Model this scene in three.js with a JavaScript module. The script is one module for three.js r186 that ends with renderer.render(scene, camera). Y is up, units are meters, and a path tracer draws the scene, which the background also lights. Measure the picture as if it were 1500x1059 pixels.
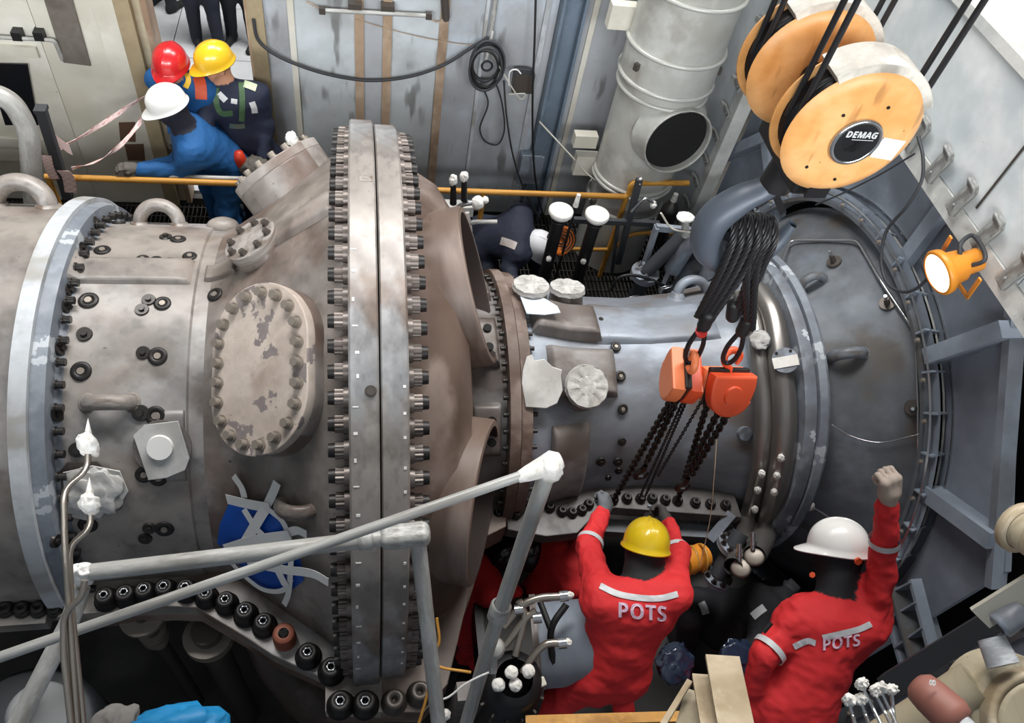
import * as THREE from 'three';
import { mergeGeometries } from 'three/addons/utils/BufferGeometryUtils.js';
import { RoundedBoxGeometry } from 'three/addons/geometries/RoundedBoxGeometry.js';
import { FontLoader } from 'three/addons/loaders/FontLoader.js';
import { TextGeometry } from 'three/addons/geometries/TextGeometry.js';
import { RectAreaLightUniformsLib } from 'three/addons/lights/RectAreaLightUniformsLib.js';
import { ImprovedNoise } from 'three/addons/math/ImprovedNoise.js';

// ---------------------------------------------------------------- camera, light, exposure
const V = (x, y, z) => new THREE.Vector3(x, y, z);
const scene = new THREE.Scene();
const FOCAL = 1119.27, EYE = V(-0.0862, 4.7368, 3.248);
const RIGHT = V(0.98115782, 0.14714028, 0.12521607), UP = V(0.00975098, 0.60955258, -0.79268567), FWD = V(0.19296177, -0.77897072, -0.59663252);
const camera = new THREE.PerspectiveCamera(2 * Math.atan(529.5 / FOCAL) * 180 / Math.PI, 1500 / 1059, 0.05, 80);
camera.position.copy(EYE);
camera.quaternion.setFromRotationMatrix(new THREE.Matrix4().makeBasis(RIGHT, UP, FWD.clone().negate()));
camera.updateMatrixWorld(true);
const renderer = new THREE.WebGLRenderer();
renderer.toneMapping = THREE.LinearToneMapping;
renderer.toneMappingExposure = 1.18;
renderer.shadowMap.enabled = true;
RectAreaLightUniformsLib.init();
scene.background = new THREE.Color(0x0a0b0c);
// daylight from the hall's roof lights: [x, y, z, width (x), depth (z), intensity]
const ROOF_LIGHTS = [[-1.5, 11.2, -4.0, 6, 3.4, 15], [5.2, 11.2, -4.0, 6, 3.4, 15]];
for (const [x, y, z, w, d, i] of ROOF_LIGHTS) {
  const l = new THREE.RectAreaLight(new THREE.Color(1.0, 0.985, 0.965), i, w, d);
  l.position.set(x, y - 0.06, z); l.lookAt(x, 0, z); l.name = 'roof_light_daylight'; l.castShadow = true; scene.add(l);
}
// unseen windows added behind the viewer to light the back wall: x, y, z, width, height, intensity
const FILL_WINDOWS = [[-6, 7.8, 12.9, 8, 3.6, 17], [4, 7.8, 12.9, 8, 3.6, 17]];
for (const [x, y, z, w, h, i] of FILL_WINDOWS) {
  const l = new THREE.RectAreaLight(new THREE.Color(0.95, 0.98, 1.0), i, w, h);
  l.position.set(x, y, z - 0.06); l.lookAt(x, y, 0); l.name = 'window_fill_light'; l.castShadow = true; scene.add(l);
}

// ---------------------------------------------------------------- helpers
const PI = Math.PI, rad = d => d * PI / 180;
let seed = 7;
const rnd = () => (seed = (seed * 16807) % 2147483647) / 2147483647;
const rr = (a, b) => a + (b - a) * rnd();
const clamp = (x, a = 0, b = 1) => Math.min(b, Math.max(a, x));
const sstep = (a, b, x) => { const t = clamp((x - a) / (b - a)); return t * t * (3 - 2 * t); };
const mix = (a, b, t) => a + (b - a) * t;
// where a line of sight of the survey camera meets a real plane or a distance: used to survey places, all things get their own depth
const rayDir = (px, py) => FWD.clone().addScaledVector(RIGHT, (px - 750) / FOCAL).addScaledVector(UP, -(py - 529.5) / FOCAL);
const U = (px, py, t) => EYE.clone().addScaledVector(rayDir(px, py), t);
const onPlane = (px, py, ax, val) => { const d = rayDir(px, py); return EYE.clone().addScaledVector(d, (val - EYE[ax]) / d[ax]); };
const onX = (px, py, v) => onPlane(px, py, 'x', v), onY = (px, py, v) => onPlane(px, py, 'y', v), onZ = (px, py, v) => onPlane(px, py, 'z', v);
const rOf = (prof, x) => { for (let i = 0; i < prof.length - 1; i++) { const [a, ra] = prof[i], [b, rb] = prof[i + 1]; if (x >= a && x <= b && b > a) return mix(ra, rb, (x - a) / (b - a)); } return x < prof[0][0] ? prof[0][1] : prof[prof.length - 1][1]; };
const onTurned = (px, py, prof) => { const d = rayDir(px, py); for (let t = 1.5; t < 8; t += 0.004) { const p = EYE.clone().addScaledVector(d, t); if (Math.hypot(p.y, p.z) < rOf(prof, p.x)) return p; } return null; };
const thOf = p => Math.atan2(p.y, p.z);

const taken = {};
const numbered = n => { if (!(n in taken)) { taken[n] = 0; return n; } taken[n]++; return n + '_' + String(taken[n]).padStart(3, '0'); };
function shadow(m) { m.castShadow = true; m.receiveShadow = true; return m; }
function thing(name, label, category, group) {
  const o = new THREE.Group(); o.name = numbered(name); o.userData = { label, category };
  if (group) o.userData.group = group;
  scene.add(o); return o;
}
function part(parent, name, geo, m, label) {
  const o = shadow(new THREE.Mesh(geo, m)); o.name = name; if (label) o.userData.label = label; parent.add(o); return o;
}
function solo(name, geo, m, label, category, group) {
  const o = shadow(new THREE.Mesh(geo, m)); o.name = numbered(name); o.userData = { label, category };
  if (group) o.userData.group = group;
  scene.add(o); return o;
}
function struct(name, geo, m, label, category) {
  const o = geo ? shadow(new THREE.Mesh(geo, m)) : new THREE.Group(); o.name = numbered(name);
  o.userData = { kind: 'structure', label, category }; scene.add(o); return o;
}
function merge(list) {
  list = list.filter(Boolean).map(g => { g = g.index ? g.toNonIndexed() : g; for (const k of Object.keys(g.attributes)) if (!['position', 'normal', 'uv'].includes(k)) g.deleteAttribute(k); if (!g.attributes.uv) g.setAttribute('uv', new THREE.BufferAttribute(new Float32Array(g.attributes.position.count * 2), 2)); return g; });
  return list.length === 1 ? list[0] : mergeGeometries(list, false);
}
const T4 = (p = [0, 0, 0], r = [0, 0, 0], s = [1, 1, 1]) => new THREE.Matrix4().compose(p.isVector3 ? p : V(...p), new THREE.Quaternion().setFromEuler(new THREE.Euler(...r)), V(...s));
const tf = (g, p, r, s) => g.applyMatrix4(T4(p, r, s));
function box(w, h, d, p, r) {   // uv in metres
  const g = new THREE.BoxGeometry(w, h, d), uv = g.attributes.uv, n = g.attributes.normal;
  for (let i = 0; i < uv.count; i++) {
    const ax = Math.abs(n.getX(i)) > 0.5 ? [d, h] : Math.abs(n.getY(i)) > 0.5 ? [w, d] : [w, h];
    uv.setXY(i, uv.getX(i) * ax[0] + (p ? p[0] : 0), uv.getY(i) * ax[1] + (p ? p[1] : 0));
  }
  return tf(g, p, r);
}
const rbox = (w, h, d, b, p, r) => tf(new RoundedBoxGeometry(w, h, d, 2, b), p, r);
const span = (x0, x1, y0, y1, z0, z1) => box(Math.abs(x1 - x0), Math.abs(y1 - y0), Math.abs(z1 - z0), [(x0 + x1) / 2, (y0 + y1) / 2, (z0 + z1) / 2]);
function between(a, b, r0, r1 = r0, seg = 16) {   // tapered round bar
  const d = b.clone().sub(a), g = new THREE.CylinderGeometry(r1, r0, d.length(), seg);
  const m = new THREE.Matrix4().makeRotationFromQuaternion(new THREE.Quaternion().setFromUnitVectors(V(0, 1, 0), d.clone().normalize()));
  return g.applyMatrix4(m.setPosition(a.clone().add(b).multiplyScalar(0.5)));
}
function barBox(a, b, w, h, upv = V(0, 1, 0)) {   // square bar along a-b
  const d = b.clone().sub(a), L = d.length(), z = d.normalize(), x = upv.clone().cross(z).normalize(), y = z.clone().cross(x);
  return box(w, h, L).applyMatrix4(new THREE.Matrix4().makeBasis(x, y, z).setPosition(a.clone().add(b).multiplyScalar(0.5)));
}
function path(pts, bend = 0.05) {   // straight runs with rounded corners
  const c = new THREE.CurvePath(); let prev = pts[0];
  for (let i = 1; i < pts.length - 1; i++) {
    const a = pts[i - 1], b = pts[i], d = pts[i + 1], k = Math.min(bend, b.distanceTo(a) * 0.45, b.distanceTo(d) * 0.45);
    const p = b.clone().add(a.clone().sub(b).setLength(k)), q = b.clone().add(d.clone().sub(b).setLength(k));
    c.add(new THREE.LineCurve3(prev, p)); c.add(new THREE.QuadraticBezierCurve3(p, b, q)); prev = q;
  }
  c.add(new THREE.LineCurve3(prev, pts[pts.length - 1])); return c;
}
const tubeAlong = (curve, r, n = 60, k = 10) => { const g = new THREE.TubeGeometry(curve, n, r, k, false); return merge([g, capAt(curve, 0, r, k), capAt(curve, 1, r, k)]); };
function capAt(curve, u, r, k) { const p = curve.getPointAt(u), t = curve.getTangentAt(u); if (u === 0) t.negate(); const g = new THREE.CircleGeometry(r, k); return g.applyMatrix4(new THREE.Matrix4().makeRotationFromQuaternion(new THREE.Quaternion().setFromUnitVectors(V(0, 0, 1), t)).setPosition(p)); }
const pipe = (pts, r, bend = 0.05, n = 50, k = 12) => tubeAlong(path(pts, bend), r, n, k);
const cable = (pts, r, n = 80, k = 7) => tubeAlong(new THREE.CatmullRomCurve3(pts), r, n, k);
// turned body about the x axis; th from +z (0) over +y (90 deg); uv in metres; creases above 32 degrees
function turned(prof, th0 = 0, th1 = 2 * PI, seg = 128, displace) {
  const pos = [], nor = [], uv = [], idx = []; let s = 0;
  const segN = []; for (let i = 0; i < prof.length - 1; i++) { const dx = prof[i + 1][0] - prof[i][0], dr = prof[i + 1][1] - prof[i][1], L = Math.hypot(dx, dr) || 1; segN.push([-dr / L, dx / L, L]); }
  const avg = (a, b) => { if (!a) return b; if (!b) return a; if (a[0] * b[0] + a[1] * b[1] < Math.cos(rad(32))) return null; const x = a[0] + b[0], y = a[1] + b[1], l = Math.hypot(x, y); return [x / l, y / l]; };
  for (let i = 0; i < prof.length - 1; i++) {
    const n0 = avg(segN[i - 1], segN[i]) || segN[i], n1 = avg(segN[i], segN[i + 1]) || segN[i], base = pos.length / 3;
    for (let j = 0; j <= seg; j++) {
      const t = mix(th0, th1, j / seg), c = Math.cos(t), sn = Math.sin(t);
      for (const [k, n] of [[i, n0], [i + 1, n1]]) {
        const [x, r] = prof[k]; pos.push(x, r * sn, r * c); nor.push(n[0], n[1] * sn, n[1] * c); uv.push(k === i ? s : s + segN[i][2], t * 1.4);
      }
    }
    for (let j = 0; j < seg; j++) { const a = base + 2 * j; idx.push(a, a + 1, a + 2, a + 1, a + 3, a + 2); }
    s += segN[i][2];
  }
  const g = new THREE.BufferGeometry();
  g.setAttribute('position', new THREE.Float32BufferAttribute(pos, 3)); g.setAttribute('normal', new THREE.Float32BufferAttribute(nor, 3)); g.setAttribute('uv', new THREE.Float32BufferAttribute(uv, 2)); g.setIndex(idx);
  return g;
}
// frame on a turned body: X along the axis, Y outward, Z round it; tilt leans Y towards -x
function onShell(x, th, r, tilt = 0) {
  const Y = V(-Math.sin(tilt), Math.cos(tilt) * Math.sin(th), Math.cos(tilt) * Math.cos(th)), Xa = V(Math.cos(tilt), Math.sin(tilt) * Math.sin(th), Math.sin(tilt) * Math.cos(th));
  return new THREE.Matrix4().makeBasis(Xa, Y, Xa.clone().cross(Y)).setPosition(x, r * Math.sin(th), r * Math.cos(th));
}
function place(o, m) { m.decompose(o.position, o.quaternion, o.scale); return o; }
function extr(shape, depth, bevel = 0.004, seg = 24) { return new THREE.ExtrudeGeometry(shape, { depth, bevelEnabled: bevel > 0, bevelSize: bevel, bevelThickness: bevel, bevelSegments: 2, curveSegments: seg }); }
function polyShape(pts) { const s = new THREE.Shape(); pts.forEach(([x, y], i) => i ? s.lineTo(x, y) : s.moveTo(x, y)); s.closePath(); return s; }
function hexBolt(r, h, washer = true) {
  const g = [tf(new THREE.CylinderGeometry(r, r * 1.02, h, 6), [0, h / 2 + (washer ? h * 0.25 : 0), 0])];
  if (washer) g.push(tf(new THREE.CylinderGeometry(r * 1.3, r * 1.35, h * 0.3, 14), [0, h * 0.13, 0]));
  return merge(g);
}
// ---------------------------------------------------------------- procedural textures
function noiser(sd) { const t = new Float32Array(4096); let s = sd * 9301 + 49297; for (let i = 0; i < 4096; i++) { s = (s * 16807 + 11) % 2147483647; t[i] = s / 2147483647; }
  const cell = (x, y, p, q) => t[((((x % p) + p) % p) * 131 + (((y % q) + q) % q) * 57 + p * 7) & 4095];
  const n = (u, v, p, q = p) => { const x = u * p, y = v * q, i = Math.floor(x), j = Math.floor(y), fx = x - i, fy = y - j, a = fx * fx * (3 - 2 * fx), b = fy * fy * (3 - 2 * fy); return mix(mix(cell(i, j, p, q), cell(i + 1, j, p, q), a), mix(cell(i, j + 1, p, q), cell(i + 1, j + 1, p, q), a), b); };
  const f = (u, v, p, o = 5, q = p) => { let a = 0, w = 0.5, s2 = 0; for (let k = 0; k < o; k++) { a += w * n(u, v, p << k, q << k); s2 += w; w *= 0.55; } return a / s2; };
  return { n, f };
}
function dataTex(N, fn, srgb) {
  const d = new Uint8Array(N * N * 4);
  for (let j = 0; j < N; j++) for (let i = 0; i < N; i++) { const c = fn(i / N, j / N), k = (j * N + i) * 4; d[k] = clamp(c[0], 0, 255); d[k + 1] = clamp(c[1], 0, 255); d[k + 2] = clamp(c[2], 0, 255); d[k + 3] = 255; }
  const t = new THREE.DataTexture(d, N, N); t.wrapS = t.wrapT = THREE.RepeatWrapping; t.magFilter = THREE.LinearFilter; t.minFilter = THREE.LinearMipmapLinearFilter; t.generateMipmaps = true;
  if (srgb) t.colorSpace = THREE.SRGBColorSpace; t.needsUpdate = true; return t;
}
const hex = h => [h >> 16 & 255, h >> 8 & 255, h & 255];
const NZ = noiser(77), BUMP = dataTex(512, (u, v) => { const b = 255 * (0.7 * NZ.f(u, v, 16, 5) + 0.3 * NZ.f(u + 0.3, v, 5, 3)); return [b, b, b]; });
const ROUGH = dataTex(512, (u, v) => { const r = 255 * (0.62 + 0.38 * sstep(0.3, 0.7, NZ.f(u + 0.6, v + 0.2, 5, 6))); return [r, r, r]; });
// a worn painted or metal surface: [base, stain, pale, dark], how much of each, size in metres of one tile
function worn({ base, stain = base, pale = base, speck = 0x2a2623, s = 0.5, p = 0.5, k = 0.5, size = 2, sd = 1, rough = 0.6, rv = 0.25, metal = 0, bump = 0.0015, chips = null, scuff = 0, grit = 0, N = 512, ...more }) {
  const { n, f } = noiser(sd), B = hex(base), S = hex(stain), P = hex(pale), K = hex(speck), C = chips !== null ? hex(chips) : null;
  const map = dataTex(N, (u, v) => {
    const a = sstep(0.62 - 0.3 * s, 0.78 - 0.18 * s, f(u, v, 3, 6)), b = sstep(0.62 - 0.3 * p, 0.8 - 0.2 * p, f(u + 0.37, v + 0.11, 4, 6)), fine = f(u, v, 24, 3) - 0.5;
    const gr = 1 - grit * sstep(0.4, 0.75, f(u + 0.7, v + 0.5, 7, 6)) - grit * 0.5 * sstep(0.5, 0.8, f(u + 0.2, v, 26, 3));
    let c = [0, 1, 2].map(i => (mix(mix(B[i], S[i], a * 0.85), P[i], b * 0.8) + fine * 18) * gr);
    const sp = n(u + 0.2, v + 0.7, 61) * 0.6 + n(u, v, 97) * 0.4; if (k && sp > 0.965 - 0.06 * k) c = c.map((x, i) => mix(x, K[i], 0.55));
    if (scuff) { const q = f(u * 1, v, 22, 3, 5), m = f(u + 0.5, v + 0.3, 4, 3); const w = scuff * sstep(0.62, 0.78, q) * sstep(0.48, 0.66, m); c = c.map((x, i) => mix(x, K[i], w)); }
    if (C) { const m = f(u + 0.13, v + 0.41, 6, 6); if (m > 0.635) c = C.map(x => x + fine * 20); else if (m > 0.627) c = c.map(x => x * 0.9); }
    return c;
  }, true);
  const rt = ROUGH.clone(), bt = BUMP.clone();
  for (const t of [map, rt, bt]) t.repeat.set(1 / size, 1 / size);
  return new THREE.MeshPhysicalMaterial({ color: 0xffffff, map, roughness: clamp(rough + rv * 0.6), roughnessMap: rt, metalness: metal, bumpMap: bt, bumpScale: bump, side: THREE.DoubleSide, ...more });
}
const plain = (c, rough = 0.6, metal = 0, more = {}) => new THREE.MeshPhysicalMaterial({ color: c, roughness: rough, metalness: metal, side: THREE.DoubleSide, ...more });
const M = {
  casing: worn({ base: 0x968e87, stain: 0x6b584c, pale: 0xaba9a8, s: 0.6, p: 0.55, k: 0.5, size: 1.9, sd: 3, rough: 0.4, rv: 0.25, grit: 0.2, clearcoat: 0.15, clearcoatRoughness: 0.3 }),
  cone: worn({ base: 0x90867e, stain: 0x67544a, pale: 0xa9a29d, s: 0.65, p: 0.5, k: 0.5, size: 2.1, sd: 5, rough: 0.38, rv: 0.25, grit: 0.2, clearcoat: 0.2, clearcoatRoughness: 0.25 }),
  flange: worn({ base: 0x97908a, stain: 0x77685e, pale: 0xadafb2, s: 0.5, p: 0.6, k: 0.5, size: 1.3, sd: 8, rough: 0.36, rv: 0.25, metal: 0.2, grit: 0.2 }),
  brown: worn({ base: 0x756358, stain: 0x54433a, pale: 0x8d7e76, s: 0.6, p: 0.4, k: 0.2, size: 1.6, sd: 11, rough: 0.5 }),
  steel: worn({ base: 0x797d84, stain: 0x5f534b, pale: 0x939ca8, s: 0.55, p: 0.55, k: 0.2, size: 1.9, sd: 13, rough: 0.45, rv: 0.3, metal: 0.2 }),
  steelbrown: worn({ base: 0x76706d, stain: 0x584d47, pale: 0x8d8a89, s: 0.55, p: 0.45, k: 0.2, size: 1.5, sd: 15, rough: 0.48, rv: 0.3, metal: 0.1 }),
  greyring: worn({ base: 0x747a83, stain: 0x5d5f64, pale: 0x8f969e, s: 0.4, p: 0.3, k: 0.3, size: 0.8, sd: 17, rough: 0.45, chips: 0xb6bbc0 }),
  bandwhite: worn({ base: 0xa7aaad, stain: 0x8b8579, pale: 0xc2c6ca, s: 0.45, p: 0.5, k: 0.5, size: 0.9, sd: 19, rough: 0.5 }),
  dark: worn({ base: 0x5a5d61, stain: 0x524a43, pale: 0x6d747c, s: 0.5, p: 0.4, k: 0.2, size: 1.7, sd: 21, rough: 0.55 }),
  plenum: worn({ base: 0x7f8792, stain: 0x6c727b, pale: 0x96a0ac, s: 0.4, p: 0.35, k: 0.1, size: 2.5, sd: 23, rough: 0.6 }),
  wall: worn({ base: 0xb6bbbd, stain: 0xa1a3a4, pale: 0xc4cbd0, speck: 0x4c4b49, s: 0.4, p: 0.5, k: 0.25, size: 2.3, sd: 25, rough: 0.55, scuff: 0.55, bump: 0.0008 }),
  walldirt: worn({ base: 0xa8abaf, stain: 0x8e8f92, pale: 0xb8c1ca, speck: 0x4c4b49, s: 0.5, p: 0.5, k: 0.25, size: 2.1, sd: 26, rough: 0.55, scuff: 0.5, bump: 0.0008 }),
  beige: worn({ base: 0xc9c5b8, stain: 0xb4ad9c, pale: 0xd6d3c9, speck: 0x504637, s: 0.4, p: 0.4, k: 0.2, size: 2.4, sd: 27, rough: 0.65, bump: 0.0008 }),
  batten: worn({ base: 0xa38b74, stain: 0x86705c, pale: 0xb6a38e, s: 0.5, p: 0.4, k: 0.3, size: 1.1, sd: 29, rough: 0.6 }),
  post: worn({ base: 0x9b8c70, stain: 0x76684f, pale: 0xb3a688, s: 0.5, p: 0.4, k: 0.3, size: 1.3, sd: 31, rough: 0.6 }),
  bright: worn({ base: 0xcfd5d6, stain: 0xb7c0c4, pale: 0xe6e8e7, speck: 0x6b6a66, s: 0.45, p: 0.6, k: 0.4, size: 1.6, sd: 33, rough: 0.45, rv: 0.3 }),  // paler than wall: daylight falling on the upper panels is put into the colour
  edge: worn({ base: 0xc9cbc7, stain: 0xa3a19a, pale: 0xe0dfda, speck: 0x57524b, s: 0.4, p: 0.6, k: 0.8, size: 0.9, sd: 35, rough: 0.5 }),
  duct: worn({ base: 0xb4b4ae, stain: 0xa29f97, pale: 0xc6c7c2, speck: 0x4a4741, s: 0.25, p: 0.4, k: 0.15, size: 1.4, sd: 37, rough: 0.4, rv: 0.2, metal: 0.15 }),
  plate: worn({ base: 0xb3a59a, stain: 0xa08f83, pale: 0xc3b6ab, speck: 0x4b423d, s: 0.4, p: 0.4, k: 0.9, size: 0.75, sd: 39, rough: 0.6, chips: 0x7f7674 }),
  yellow: worn({ base: 0xd4985a, stain: 0xbd8045, pale: 0xdba972, speck: 0x6b4a28, s: 0.35, p: 0.5, k: 0.35, size: 0.9, sd: 41, rough: 0.4, rv: 0.15, scuff: 0.35, bump: 0.0005 }),
  guard: worn({ base: 0xaaa49a, stain: 0x7e7870, pale: 0xd2cec4, s: 0.5, p: 0.6, k: 0.5, size: 0.5, sd: 43, rough: 0.5 }),
  rail: worn({ base: 0xc18a35, stain: 0x9c6c2b, pale: 0xd09a44, speck: 0x3a2c1c, s: 0.4, p: 0.4, k: 0.6, size: 0.6, sd: 45, rough: 0.5, bump: 0.0005 }),
  tile: worn({ base: 0xb4b6b8, stain: 0x9fa1a3, pale: 0xc5c8cb, s: 0.3, p: 0.5, k: 0.1, size: 3, sd: 47, rough: 0.35, bump: 0.0004 }),
  concrete: worn({ base: 0x4a4845, stain: 0x383633, pale: 0x5b5956, s: 0.5, p: 0.4, k: 0.4, size: 2.6, sd: 49, rough: 0.85 }),
  film: worn({ base: 0xb9b7b3, stain: 0xa5a29d, pale: 0xcfcecb, s: 0.5, p: 0.5, k: 0, size: 1.1, sd: 51, rough: 0.25, rv: 0.25, bump: 0.0006, grit: 0.06, N: 256 }),
  tape: worn({ base: 0xe6e3dd, stain: 0xd8d3ca, pale: 0xf0efec, s: 0.4, p: 0.5, k: 0, size: 0.6, sd: 53, rough: 0.5, bump: 0.0015, grit: 0.05, N: 256 }),
  galv: worn({ base: 0xa09f9b, stain: 0x87847e, pale: 0xb5b5b2, s: 0.5, p: 0.5, k: 0.3, size: 0.5, sd: 55, rough: 0.5, metal: 0.15, bump: 0.0004, N: 256 }),
  shelf: worn({ base: 0xaba088, stain: 0x93866c, pale: 0xbfb59c, speck: 0x5d5138, s: 0.4, p: 0.4, k: 0.3, size: 1.4, sd: 57, rough: 0.6 }),
  crate: worn({ base: 0xb8a78c, stain: 0x9c8a6e, pale: 0xcbbda6, speck: 0x5a4a35, s: 0.4, p: 0.5, k: 0.4, size: 0.6, sd: 59, rough: 0.7 }),
  blackbolt: plain(0x242120, 0.46, 0.3), boltgrey: plain(0x57504b, 0.42, 0.45), boltlight: plain(0x8f867c, 0.45, 0.4), nut: plain(0x3a3735, 0.32, 0.5),
  hole: plain(0x0c0b0b, 0.8), rubber: plain(0x141415, 0.55), cablegrey: plain(0x34363a, 0.6), iron: plain(0x262527, 0.42, 0.4), hookblue: plain(0x4b525c, 0.45, 0.15),
  chrome: plain(0xb9bbbd, 0.22, 0.9), tubing: plain(0xa89f94, 0.28, 0.85), bigtube: plain(0x8b8783, 0.33, 0.75), orange: plain(0xd9502a, 0.42), orangepale: plain(0xe07a4c, 0.45),
  white: plain(0xe6e4e0, 0.5), lampyellow: plain(0xd98a2a, 0.4), bluefilm: plain(0x0d50b0, 0.4), redbrown: plain(0x8a4a34, 0.5, 0.2), channel: worn({ base: 0x687684, stain: 0x55616c, pale: 0x7d8c9b, s: 0.5, p: 0.4, k: 0.3, size: 1.5, sd: 61, rough: 0.55, N: 256 }),
  clear: new THREE.MeshPhysicalMaterial({ color: 0xdfe6ee, roughness: 0.12, transmission: 0.93, thickness: 0, side: THREE.DoubleSide }),
  haze: new THREE.MeshPhysicalMaterial({ color: 0xe4ecf4, roughness: 0.3, transmission: 0.35, thickness: 0, side: THREE.DoubleSide }),
};
// ---------------------------------------------------------------- hall shell and enclosure
{
  const hall = plain(0x6f7274, 0.9);
  struct('floor', span(-15, 16, -2.7, -2.45, -13, 13), M.concrete, 'dark concrete floor of the machine pit', 'floor');
  const ceil = struct('ceiling', span(-15, 16, 11.3, 11.5, -13, 13), hall, 'grey hall roof with long roof lights', 'ceiling');
  for (const [x, y, z, w, d] of ROOF_LIGHTS) part(ceil, 'roof_light', span(x - w / 2, x + w / 2, 11.22, 11.3, z - d / 2, z + d / 2), plain(0xffffff, 0.6, 0, { emissive: 0xffffff, emissiveIntensity: 2 }), 'bright daylight roof window');
  struct('wall_hall_front', span(-15, 16, -2.7, 11.5, 13, 13.2), hall, 'far grey hall wall behind the viewer', 'wall');
  FILL_WINDOWS.forEach(([x, y, z, w, h], i) => struct('fill_window_' + (i + 1), span(x - w / 2, x + w / 2, y - h / 2, y + h / 2, 12.92, 13), plain(0xffffff, 0.6, 0, { emissive: 0xffffff, emissiveIntensity: 2 }), 'glowing pane added behind the viewer to light the back wall', 'window'));  // glowing panes added to go with the fill lights
  struct('wall_light_blocker', span(-6, 3.3, -2.45, 3.2, 3.65, 3.75), M.plenum, 'unseen wall added to block window light from the pit', 'wall');  // unseen, placed to keep the window light off the pit and casing front
  struct('wall_hall_back', span(-15, 16, -2.7, 11.5, -13.2, -13), hall, 'far grey hall wall beyond the doorway', 'wall');
  struct('wall_hall_left', span(-15.2, -15, -2.7, 11.5, -13, 13), hall, 'far grey hall wall at the compressor end', 'wall');
  struct('wall_hall_right', span(16, 16.2, -2.7, 11.5, -13, 13), hall, 'far grey hall wall at the exhaust end', 'wall');

  // tiled floor outside the doorway
  const tiles = struct('floor', span(-8, 3.2, -0.9, -0.79, -13, -3.12), M.concrete, 'pale tiled floor outside the doorway', 'floor');
  const tg = [box(1.19, 0.04, 1.19), box(1.19, 0.04, 1.19)];
  for (let i = 0; i < 6; i++) for (let j = 0; j < 6; j++) { const t = part(tiles, 'tile', tg[(i + j) % 2], M.tile); t.position.set(-5.3 + 1.2 * i, -0.77, -3.73 - 1.2 * j - 0.06); }
  // back walkway: bearing bars of grating
  const wk = struct('floor', null, null, 'dark steel grating walkway behind the turbine', 'walkway');
  const bars = []; for (let i = 0; i < 190; i++) bars.push(span(-4.6 + i * 0.041, -4.594 + i * 0.041, -0.8, -0.755, -2.98, -1.42));
  for (let j = 0; j < 12; j++) bars.push(span(-4.6, 3.16, -0.775, -0.755, -2.95 + j * 0.135, -2.942 + j * 0.135));
  part(wk, 'grating_bars', merge(bars), plain(0x3a3734, 0.6, 0.4)).userData.kind = 'stuff';
  part(wk, 'edge_beam', span(-4.6, 3.16, -0.95, -0.75, -1.46, -1.42), M.iron); part(wk, 'edge_beam', span(-4.6, 3.16, -1.0, -0.8, -2.4, -2.3), M.iron);
  // front deck below the workers
  const dk = struct('floor', null, null, 'dark chequer plate deck below the red workers', 'deck');
  part(dk, 'deck_plate', span(0.75, 3.15, -0.82, -0.76, 1.25, 3.4), plain(0x2b2a29, 0.6, 0.3)); part(dk, 'edge_beam', span(0.7, 0.76, -1.0, -0.74, 1.25, 3.4), M.iron);

  // back wall with separate panels and timber battens
  const wb = struct('wall_back', null, null, 'grey panelled enclosure wall with tan vertical battens', 'wall');
  part(wb, 'backing', span(-0.86, 3.3, -0.75, 2.7, -3.12, -3.03), M.cablegrey);
  const cuts = [-0.86, -0.63, -0.08, 0.15, 0.63, 0.98, 1.6, 2.35, 3.28];
  for (let i = 0; i < cuts.length - 1; i++) part(wb, 'panel', span(cuts[i] + 0.004, cuts[i + 1] - 0.004, -0.75, 2.7, -3.03, -3.0), i > 4 ? M.walldirt : i % 2 ? M.wall : M.walldirt);
  for (const [x, w, m] of [[-0.63, 0.05, M.beige], [-0.08, 0.075, M.batten], [0.155, 0.075, M.batten], [0.63, 0.075, M.batten], [0.985, 0.03, M.bandwhite], [1.5, 0.045, M.bandwhite], [1.92, 0.05, M.beige]]) part(wb, 'batten', span(x - w / 2, x + w / 2, -0.75, 2.7, -3.0, -2.972), m);
  part(wb, 'jamb', span(-0.97, -0.845, -0.75, 2.7, -3.14, -2.95), M.post, 'tan door jamb');
  part(wb, 'jamb_edge', span(-0.995, -0.97, -0.75, 2.7, -3.12, -2.99), M.batten);
  // blue grey channel section standing against the wall
  const ch = thing('steel_channel', 'blue grey upright steel channel against the panelled wall', 'steel channel');
  part(ch, 'web', span(1.62, 1.80, -0.75, 2.7, -2.99, -2.97), M.channel); part(ch, 'flange', span(1.60, 1.625, -0.75, 2.7, -2.99, -2.88), M.channel); part(ch, 'flange', span(1.79, 1.815, -0.75, 2.7, -2.99, -2.88), M.channel);
  // wall left of the doorway
  const wl = struct('wall_left', null, null, 'beige enclosure wall beside the open doorway', 'wall');
  part(wl, 'panel', span(-6, -2.62, -0.75, 2.7, -3.1, -3.0), M.beige); part(wl, 'panel', span(-2.612, -2.14, -0.75, 2.7, -3.1, -2.99), M.beige); 
  part(wl, 'panel', span(-2.14, -1.98, -0.75, 2.7, -3.1, -2.97), M.beige);
  part(wl, 'jamb', span(-1.98, -1.86, -0.75, 2.7, -3.16, -2.96), M.post, 'tan door jamb'); part(wl, 'jamb', span(-1.86, -1.79, -0.75, 2.7, -3.2, -3.04), M.shelf); part(wl, 'jamb_strip', span(-1.79, -1.745, -0.75, 2.7, -3.22, -3.0), M.batten);
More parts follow.
